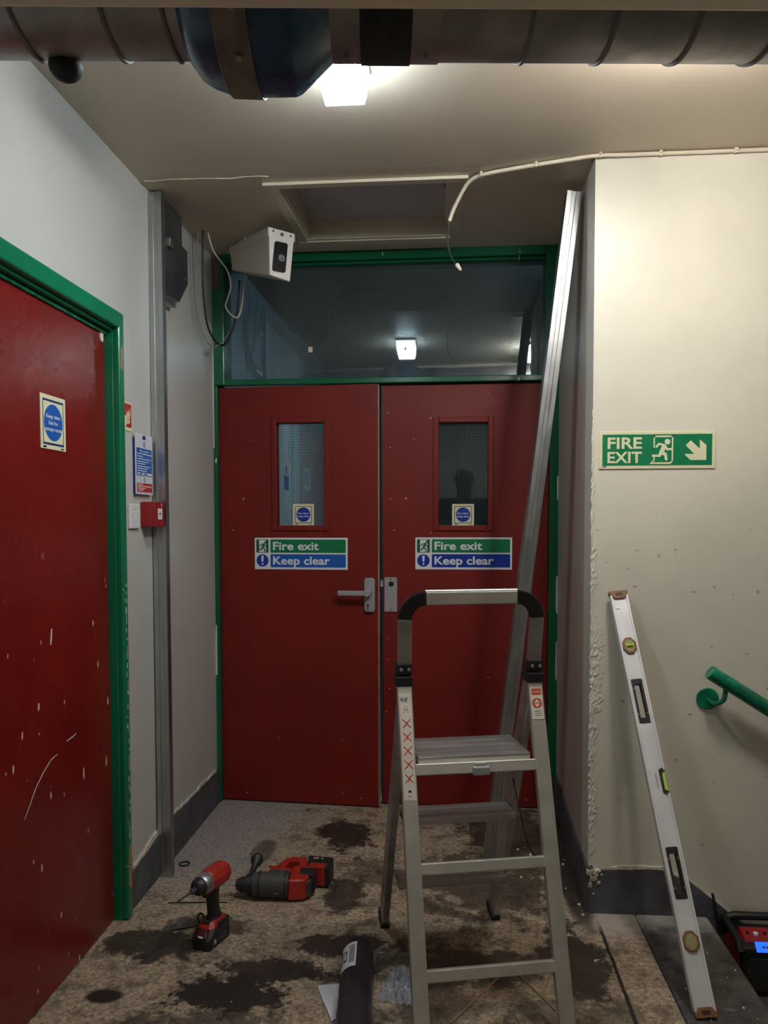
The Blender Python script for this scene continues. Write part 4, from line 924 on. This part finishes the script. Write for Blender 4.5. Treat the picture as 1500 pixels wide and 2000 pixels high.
foot = rbox(-.058, .044, .033, .024, .0585, .076, x0t=-.045, x1t=.030).build('foot', 'tool_red', t, bevel=.003)
b = MB(); b.box(.004, .034, -.015, .015, .070, .0772); b.build('mode_panel', 'tool_black', foot, bevel=.002)
b = MB(); b.box(-.050, .012, -.0345, .0345, .060, .070); b.build('foot_band', 'tool_black', foot, bevel=.002)
b = MB(); b.tube(smoothpts([(.030, -.026, .068), (.034, -.029, .088), (.022, -.030, .094), (.010, -.028, .086), (.008, -.026, .070)], 4), .003, 6); b.build('belt_hook', 'black', t, smooth=True)
b = MB(); vs_ = []
for z, xc, rx_, ry_ in ((.072, -.014, .034, .024), (.085, -.012, .025, .018), (.115, -.008, .0235, .0175), (.145, -.006, .025, .018), (.172, -.006, .029, .020), (.19, -.008, .034, .024)):
    vs_ += [(xc+rx_*math.cos(2*math.pi*i/18), ry_*math.sin(2*math.pi*i/18), z) for i in range(18)]
b.add(vs_, [(k*18+i, k*18+(i+1) % 18, (k+1)*18+(i+1) % 18, (k+1)*18+i) for k in range(5) for i in range(18)]+[tuple(range(18)), tuple(range(107, 89, -1))]); b.build('grip', 'tool_black', t, smooth=True)
b = MB(); b.lathe([(-.072, .018), (-.070, .030), (-.055, .0365), (-.01, .0375), (.020, .035), (.028, .032)], (0, 0, .206), (1, 0, 0), 12); b.build('motor_housing', 'tool_red', t, bevel=.002)
b = MB(); b.lathe([(.0285, .0335), (.050, .0325), (.058, .029)], (0, 0, .206), (1, 0, 0), 24); b.build('gear_ring', 'steel', t, bevel=.001, smooth=True)
b = MB(); b.lathe([(.0582, .0285), (.072, .026), (.082, .018), (.084, .012)], (0, 0, .206), (1, 0, 0), 24); b.build('nose_bumper', 'tool_black', t, smooth=True)
b = MB(); b.lathe([(.0842, .0095), (.100, .0095), (.103, .007)], (0, 0, .206), (1, 0, 0), 16); ck = b.build('bit_collet', 'dark_steel', t, smooth=True)
b = MB(); b.lathe([(.103, .0036), (.125, .0036), (.130, .0028), (.175, .0028), (.180, .001)], (0, 0, .206), (1, 0, 0), 8); b.build('drill_bit', 'dark_steel', ck)
b = MB(); b.prism([(.020, .150), (.036, .158), (.044, .176), (.030, .180), (.018, .178)], -.010, .010); b.build('trigger', 'tool_black', t, bevel=.003)
b = MB(); b.prism([(.012, .170), (.040, .175), (.048, .185), (.012, .190)], -.018, .018); b.build('trigger_guard', 'tool_red', t, bevel=.003)

# ------------------------------------------------------------------ hammer drill lying on its side
t = thing('hammer_drill', 'red and grey cordless hammer drill lying on its side on the floor', 'power tool', (-.622, 2.672, 0), R(3))
ZB = .046
b = MB(); b.lathe([(-.074, .030), (-.070, .040), (-.055, .0435), (.045, .0455), (.060, .0455)], (0, 0, ZB), (1, 0, 0), 28); gh = b.build('gear_housing', 'tool_grey', t, smooth=True, angle=40)
for xx in (-.046, .048): b = MB(); b.lathe([(xx-.004, .043), (xx-.003, .0472), (xx+.003, .0472), (xx+.004, .043)], (0, 0, ZB), (1, 0, 0), 28, False); b.build('rib', 'tool_black', gh, smooth=True)
b = MB(); b.lathe([(-.098, .028), (-.092, .031), (-.074, .0315)], (0, 0, ZB), (1, 0, 0), 24); b.build('collar', 'tool_grey', t, smooth=True)
b = MB(); b.lathe([(-.132, .014), (-.128, .020), (-.110, .026), (-.098, .0265)], (0, 0, ZB), (1, 0, 0), 20); ck = b.build('chuck', 'tool_black', t, smooth=True)
b = MB(); b.lathe([(-.150, .0055), (-.132, .0055)], (0, 0, ZB), (1, 0, 0), 10); b.lathe([(-.185, .0028), (-.150, .0032)], (0, 0, ZB), (1, 0, 0), 8); b.build('drill_bit', 'handle_grey', ck)
b = MB(); b.lathe([(-.094, .0320), (-.093, .037), (-.078, .037), (-.077, .032)], (0, 0, ZB), (1, 0, 0), 24, False); b.build('handle_clamp', 'tool_black', t, smooth=True)
b = MB(); b.tube([(-.085, .030, .062), (-.083, .060, .072), (-.080, .085, .080), (-.079, .095, .083), (-.078, .110, .088), (-.078, .118, .090)], [.011, .011, .012, .020, .024, .013], 16); sh = b.build('side_handle', 'tool_black', t, smooth=True)
b = MB(); b.sphere((-.078, .114, .088), .0225, 16); b.build('handle_knob', 'tool_black', sh, smooth=True)
b = MB(); b.prism([(.060, -.042), (.118, -.034), (.132, -.010), (.128, .080), (.062, .078)], .006, .082, lambda a, y, c: (a, c, y)); mb = b.build('motor_body', 'tool_red', t, bevel=.008, seg=3)
b = MB(); b.prism([(.092, .012), (.150, .000), (.152, .060), (.092, .066)], .012, .0835, lambda a, y, c: (a, c, y)); b.build('rubber_grip', 'tool_black', t, bevel=.006)
b = MB(); b.prism([(.122, -.030), (.140, -.018), (.142, .004), (.126, .006)], .010, .070, lambda a, y, c: (a, c, y)); b.build('end_cap', 'tool_grey', t, bevel=.006)
b = MB()
for q in ([(-.012, .040), (.062, .040), (.062, .078), (.002, .092)], [(.002, .092), (.030, .088), (.046, .150), (.024, .152)], [(.024, .152), (.046, .140), (.100, .138), (.100, .172), (.044, .176)], [(.078, .075), (.128, .075), (.150, .140), (.080, .145)]):
    b.prism(q, .022, .072, lambda a, y, c: (a, c, y))
b.build('d_handle', 'tool_red', t, bevel=.004)
b = MB(); b.prism([(-.030, .030), (.050, .030), (.052, .062), (-.015, .066)], .020, .076, lambda a, y, c: (a, c, y)); b.build('handle_mount', 'tool_grey', t, bevel=.004)
b = MB(); b.prism([(.114, .080), (.196, .066), (.206, .160), (.108, .176)], .004, .080, lambda a, y, c: (a, c, y)); bt = b.build('battery', 'tool_black', t, bevel=.006)
b = MB(); b.prism([(.120, .074), (.180, .066), (.184, .102), (.122, .110)], .010, .082, lambda a, y, c: (a, c, y)); b.build('battery_dock', 'tool_red', t, bevel=.004)
b = MB(); b.box(.130, .150, .140, .152, .0795, .0812); b.box(.160, .168, .138, .150, .0795, .0812); b.build('battery_print', 'handle_grey', bt)
b = MB(); b.box(.012, .030, -.0445, -.0435, .034, .0355); b.box(.012, .0135, -.0445, -.043, .034, .052); b.build('moulded_mark', 'handle_grey', gh)

# ------------------------------------------------------------------ jobsite radio on the first step down
t = thing('jobsite_radio', 'black and red jobsite radio with blue display on the step below the landing', 'radio', (.940, 2.476, -.17))
b = MB(); b.box(.004, .246, .010, .168, .004, .160); b.build('body', 'black', t, bevel=.012, seg=3)
for s, x in ((0, 0), (1, .238)): b = MB(); b.prism([(.030, .030), (.150, .030), (.162, .060), (.150, .135), (.085, .160), (.040, .145), (.022, .080)], x, x+.012, lambda a, y, z: (y, a, z)); b.build('side_panel', 'tool_red', t, bevel=.003)
b = MB(); b.tube([(.000, .155, .150), (.000, .155, .180), (.030, .156, .190), (.220, .156, .190), (.250, .155, .180), (.250, .155, .150)], .014, 10); b.build('carry_bar', 'black', t, smooth=True)
for x in (.000, .246): b = MB(); b.tube([(x, .155, .182), (x, .09, .178), (x, .024, .170), (x, .010, .145)], .012, 8); b.build('side_bar', 'black', t, smooth=True)
b = MB(); b.hexa([(.022, .040, .155), (.228, .040, .155), (.228, .120, .155), (.022, .120, .155), (.030, .046, .168), (.220, .046, .168), (.220, .108, .178), (.030, .108, .178)]); cp = b.build('control_panel', 'call_red', t, bevel=.003)
for x, y, m_, r_ in ((.070, .070, 'sign_white', .008), (.10, .075, 'tool_black', .005), (.125, .078, 'tool_black', .005), (.045, .075, 'tool_black', .004), (.15, .08, 'tool_black', .005), (.19, .085, 'tool_grey', .014)): b = MB(); zk = .168+(y-.046)*.16; b.cyl((x, y, zk-.002), (x, y, zk+.006), r_, n=14); b.build('knob', m_, cp, smooth=True)
b = MB(); b.hexa([(.050, .009, .146), (.190, .009, .146), (.190, .0290, .170), (.050, .0290, .170), (.050, .006, .148), (.190, .006, .148), (.190, .0260, .172), (.050, .0260, .172)]); dp = b.build('display', 'lcd', t)
flat([rect(.070+.011*k, .078+.011*k, .2, .8) for k in range(6)], 0, 'display_marks', 'sign_blue', dp, lambda a, y, z: (a, .0120+.007*z-.0006, .1552+.0084*z+.0006))['kind'] = 'stuff'
b = MB(); b.prism(rrect(.020, .230, .022, .125, .02), .006, .011); b.build('speaker_grille', 'rubber', t)
for x in (.025, .225): b = MB(); b.box(x-.022, x+.022, .000, .030, 0, .022); b.build('corner_bumper', 'tool_red', t, bevel=.005)
for x in (.025, .225): b = MB(); b.box(x-.02, x+.02, .13, .165, 0, .02); b.build('foot', 'black', t, bevel=.004)
b = MB(); b.cyl((-.012, .150, .130), (-.040, .156, .262), .0055, .0045, n=10); b.build('aerial', 'black', t, smooth=True)

# ------------------------------------------------------------------ tube, scraps and debris on the floor
a0, a1 = Vector((-.268, 2.300, .0475)), Vector((-.222, 1.70, .0475)); ad = (a1-a0).normalized(); AL = (a1-a0).length
t = thing('black_tube', 'dark plastic tube with rounded end and white label lying on the floor', 'tube', a0-Vector((0, 0, .0475)))
o_ = Vector((0, 0, .0475))
b = MB(); b.lathe([(0, .012), (.004, .026), (.014, .038), (.030, .0455), (.045, .047), (AL, .047)], o_, ad, 40); b.build('body', 'tube_black', t, smooth=True)
sx = ad.cross(Vector((0, 0, 1))).normalized()          # towards -x side
if sx.x > 0: sx = -sx
def tp_(an, s, r=.0476): return tuple(o_+ad*s+(Vector((0, 0, 1))*math.cos(an)+sx*math.sin(an))*r)
def patch(an0, an1, s0, s1, r, name, m, par, n=10, sk=0):
    b = MB(); vs_ = []
    for k in range(n+1):
        an = an0+(an1-an0)*k/n; vs_ += [tp_(an, s0+sk*(k/n), r), tp_(an, s1+sk*(k/n), r)]
    return b.add(vs_, [(2*k, 2*k+1, 2*k+3, 2*k+2) for k in range(n)]).build(name, m, par, smooth=True)
lb = patch(R(2), R(68), .060, .185, .0474, 'label', 'sign_white', t)
for k in range(4): patch(R(10+5*k), R(12.5+5*k), .075, .165, .0478, 'label_print', 'ink', lb, 2)
patch(R(38), R(52), .095, .150, .0478, 'label_print', 'ink_navy', lb, 4); patch(R(41), R(49), .105, .140, .0481, 'label_print', 'sign_white', lb, 3); patch(R(57), R(60), .085, .160, .0478, 'label_print', 'ink', lb, 2); patch(R(62), R(64), .085, .170, .0478, 'label_print', 'ink', lb, 2)

def sheet(name, label, cat, corners, nx, ny, amp, m, lift=.002):
    b = MB(); c = [Vector(p) for p in corners]; vs_ = []
    for j in range(ny+1):
        for i in range(nx+1):
            u_, v_ = i/nx, j/ny; p = (c[0]*(1-u_)+c[1]*u_)*(1-v_)+(c[3]*(1-u_)+c[2]*u_)*v_
            e = .3 if i in (0, nx) or j in (0, ny) else 1
            vs_.append((p.x+random.uniform(-.005, .005)*e, p.y+random.uniform(-.005, .005)*e, p.z+lift+random.random()*amp*e))
    b.add(vs_, [(j*(nx+1)+i, j*(nx+1)+i+1, (j+1)*(nx+1)+i+1, (j+1)*(nx+1)+i) for j in range(ny) for i in range(nx)])
    o = b.build(name, m); so = o.modifiers.new('solid', 'SOLIDIFY'); so.thickness = .0008; return tag(o, label, cat)
sheet('paper_scrap', 'white torn plastic scrap tucked under the black tube', 'scrap', [(-.372, 2.158, 0), (-.300, 2.172, 0), (-.296, 2.02, 0), (-.306, 2.00, 0)], 5, 5, .006, 'paper')
sheet('clear_wrap', 'crumpled clear plastic wrap by the ladder leg', 'wrap', [(-.20, 2.10, 0), (-.085, 2.08, 0), (-.085, 2.26, 0), (-.155, 2.23, 0)], 20, 20, .030, 'clear_film')
t = tag(MB().tube([( -1.03+.019*math.cos(a/12*2*math.pi), 2.905+.019*math.sin(a/12*2*math.pi), .004) for a in range(13)], .003, 6).build('rubber_ring', 'rubber', smooth=True), 'small black ring on the floor near the upright stud', 'ring')
b = MB(); b.tube([(-.905, 2.42, .004), (-.80, 2.475, .0045)], .0032, 6); tag(b.build('loose_drill_bit', 'black'), 'loose dark drill bit on the floor by the impact driver', 'drill bit')
b = MB(); b.tube([(-.98, 2.60, .0025), (-.86, 2.612, .0025), (-.775, 2.618, .0025)], .002, 5); tag(b.build('wire_offcut', 'black'), 'thin black wire on the floor between the two power tools', 'wire')
b = MB(); b.tube([(.167, 2.256, .003), (.09, 2.14, .003), (.013, 2.022, .003)], .0028, 5); tag(b.build('timber_sliver', 'wood_raw'), 'pale brown sliver under the ladder, beside its black tube side', 'offcut')
b = MB(); b.tube([(.215, 2.262, .003), (.26, 2.18, .003), (.303, 2.099, .003)], .002, 5); tag(b.build('wire_offcut', 'cable_grey'), 'thin grey-brown wire end on the floor inside the ladder legs', 'wire')
# plaster crumbs
def crumb(x, y, s_, z=0):
    b = MB(); r_ = lambda: random.uniform(.55, 1.2)*s_
    b.hexa([(-r_(), -r_(), 0), (r_(), -r_(), 0), (r_(), r_(), 0), (-r_(), r_(), 0), (-r_()*.6, -r_()*.6, r_()), (r_()*.6, -r_()*.7, r_()*.8), (r_()*.5, r_()*.6, r_()), (-r_()*.6, r_()*.5, r_()*.7)])
    o = b.build('plaster_crumb', 'chip_white'); o.location = (x, y, z); o.rotation_euler = (0, 0, random.random()*3)
    return tag(o, 'small white plaster crumb on the floor below the broken wall corner', 'crumb', 'plaster crumbs by the wall corner')
for k in range(34):
    x = random.gauss(.40, .08) if k < 24 else random.uniform(.25, .50); y = random.uniform(2.35, 3.2)
    crumb(min(.47, x), y, random.choice((.002, .003, .003, .005, .006)))
for k in range(14):
    o = crumb(random.uniform(.66, .87), random.uniform(2.0, 2.6), random.choice((.002, .003, .004)), .002)
    tag(o, 'white plaster crumb on the dark strip at the stair edge', 'crumb', 'plaster crumbs on the stair edge')

# ------------------------------------------------------------------ the photographer (seen only as a reflection)
def skinned(name, joints, edges, m, parent, root=0, sub=1):
    me = bpy.data.meshes.new(name); me.from_pydata([j[0] for j in joints], edges, []); me.materials.append(MATS[m])
    o = bpy.data.objects.new(name, me); C.objects.link(o); o.parent = parent
    sk = o.modifiers.new('skin', 'SKIN'); sk.use_smooth_shade = True
    for i, j in enumerate(joints):
        r_ = j[1]; me.skin_vertices[0].data[i].radius = r_ if isinstance(r_, tuple) else (r_, r_)
        me.skin_vertices[0].data[i].use_root = (i == root)
    su = o.modifiers.new('sub', 'SUBSURF'); su.levels = sub; su.render_levels = sub; return o
px_, py_ = .17, -.36
t = thing('person', 'person in a dark jacket standing and holding up a phone, reflected in the door glass', 'person', (px_, py_, 0))
J = [((0, 0, .98), (.15, .10)), ((0, 0, 1.18), (.14, .10)), ((0, 0, 1.45), (.17, .11)), ((0, 0, 1.57), (.075, .075)), ((0, .01, 1.62), .068), ((0, .03, 1.68), (.085, .105)), ((0, .03, 1.77), (.095, .115)), ((0, .02, 1.84), (.07, .085))]
E_ = [(i, i+1) for i in range(7)]
def limb(pts, start):
    k = start
    for p in pts: J.append(p); E_.append((k, len(J)-1)); k = len(J)-1
    return k
for s in (-1, 1):
    limb([((s*.10, 0, .93), .095), ((s*.11, .02, .50), .062), ((s*.12, -.02, .09), .040), ((s*.13, .14, .03), .035)], 0)
    hx = -px_+s*.060
    wst = limb([((s*.19, 0, 1.51), .060), ((s*.24, .03, 1.17), .045), ((hx+s*.05, .24, 1.27), .030), ((hx+s*.006, .30, 1.315), (.018, .030))], 2)
    for q in range(4): limb([((hx-s*.006, .325, 1.30+.020*q), .009), ((hx-s*.026, .318, 1.304+.020*q), .008)], wst)
    limb([((hx-s*.004, .288, 1.345), .010), ((hx-s*.022, .286, 1.365), .008)], wst)
bd = skinned('body', J, E_, 'skin', t, 0, 1)
J2 = [((0, 0, .95), (.17, .125)), ((0, 0, 1.18), (.165, .125)), ((0, 0, 1.46), (.205, .14)), ((0, 0, 1.60), (.095, .09))]; E2 = [(0, 1), (1, 2), (2, 3)]
for s in (-1, 1):
    hx = -px_+s*.060; n_ = len(J2); J2 += [((s*.20, 0, 1.52), .085), ((s*.25, .03, 1.165), .064), ((hx+s*.055, .23, 1.262), .044)]; E2 += [(2, n_), (n_, n_+1), (n_+1, n_+2)]
skinned('jacket', J2, E2, 'coat_dark', t, 0, 2)
J3 = [((0, 0, .98), (.16, .115))]; E3 = []
for s in (-1, 1): n_ = len(J3); J3 += [((s*.10, 0, .90), .108), ((s*.11, .02, .50), .078), ((s*.12, -.02, .08), .062)]; E3 += [(0, n_), (n_, n_+1), (n_+1, n_+2)]
skinned('trousers', J3, E3, 'trouser', t, 0, 2)
for s in (-1, 1):
    b = MB(); b.sphere((s*.125, .06, .042), .05, 16, (.95, 2.4, .84)); b.build('shoe', 'black', t, smooth=True)
    b = MB(); b.sphere((s*.078, .02, 1.725), .02, 10, (.4, .8, 1.4)); b.build('ear', 'skin', t, smooth=True)
b = MB(); b.sphere((0, .008, 1.775), 1.0*.102, 20, (.92, 1.08, .90)); b.build('hair', 'hair', t, smooth=True)
b = MB(); b.tube([(0, .115, 1.735), (0, .140, 1.705), (0, .118, 1.700)], [.008, .014, .008], 8); b.build('nose', 'skin', t, smooth=True)
for s in (-1, 1): b = MB(); b.sphere((s*.032, .112, 1.735), .011, 10); b.build('eye', 'ink', t, smooth=True)
b = MB(); b.box(-.026, .026, .108, .118, 1.662, 1.668); b.build('mouth', 'sign_red', t)
t = thing('phone', 'black phone held in both hands', 'phone', (0, -.045, 1.355))
b = MB(); b.prism(rrect(-.042, .042, -.068, .072, .008), -.008, 0); b.build('case', 'black', t)
b = MB(); b.prism(circ(0, .045, .010, 16), 0, .002); b.build('lens', 'dark_steel', t)
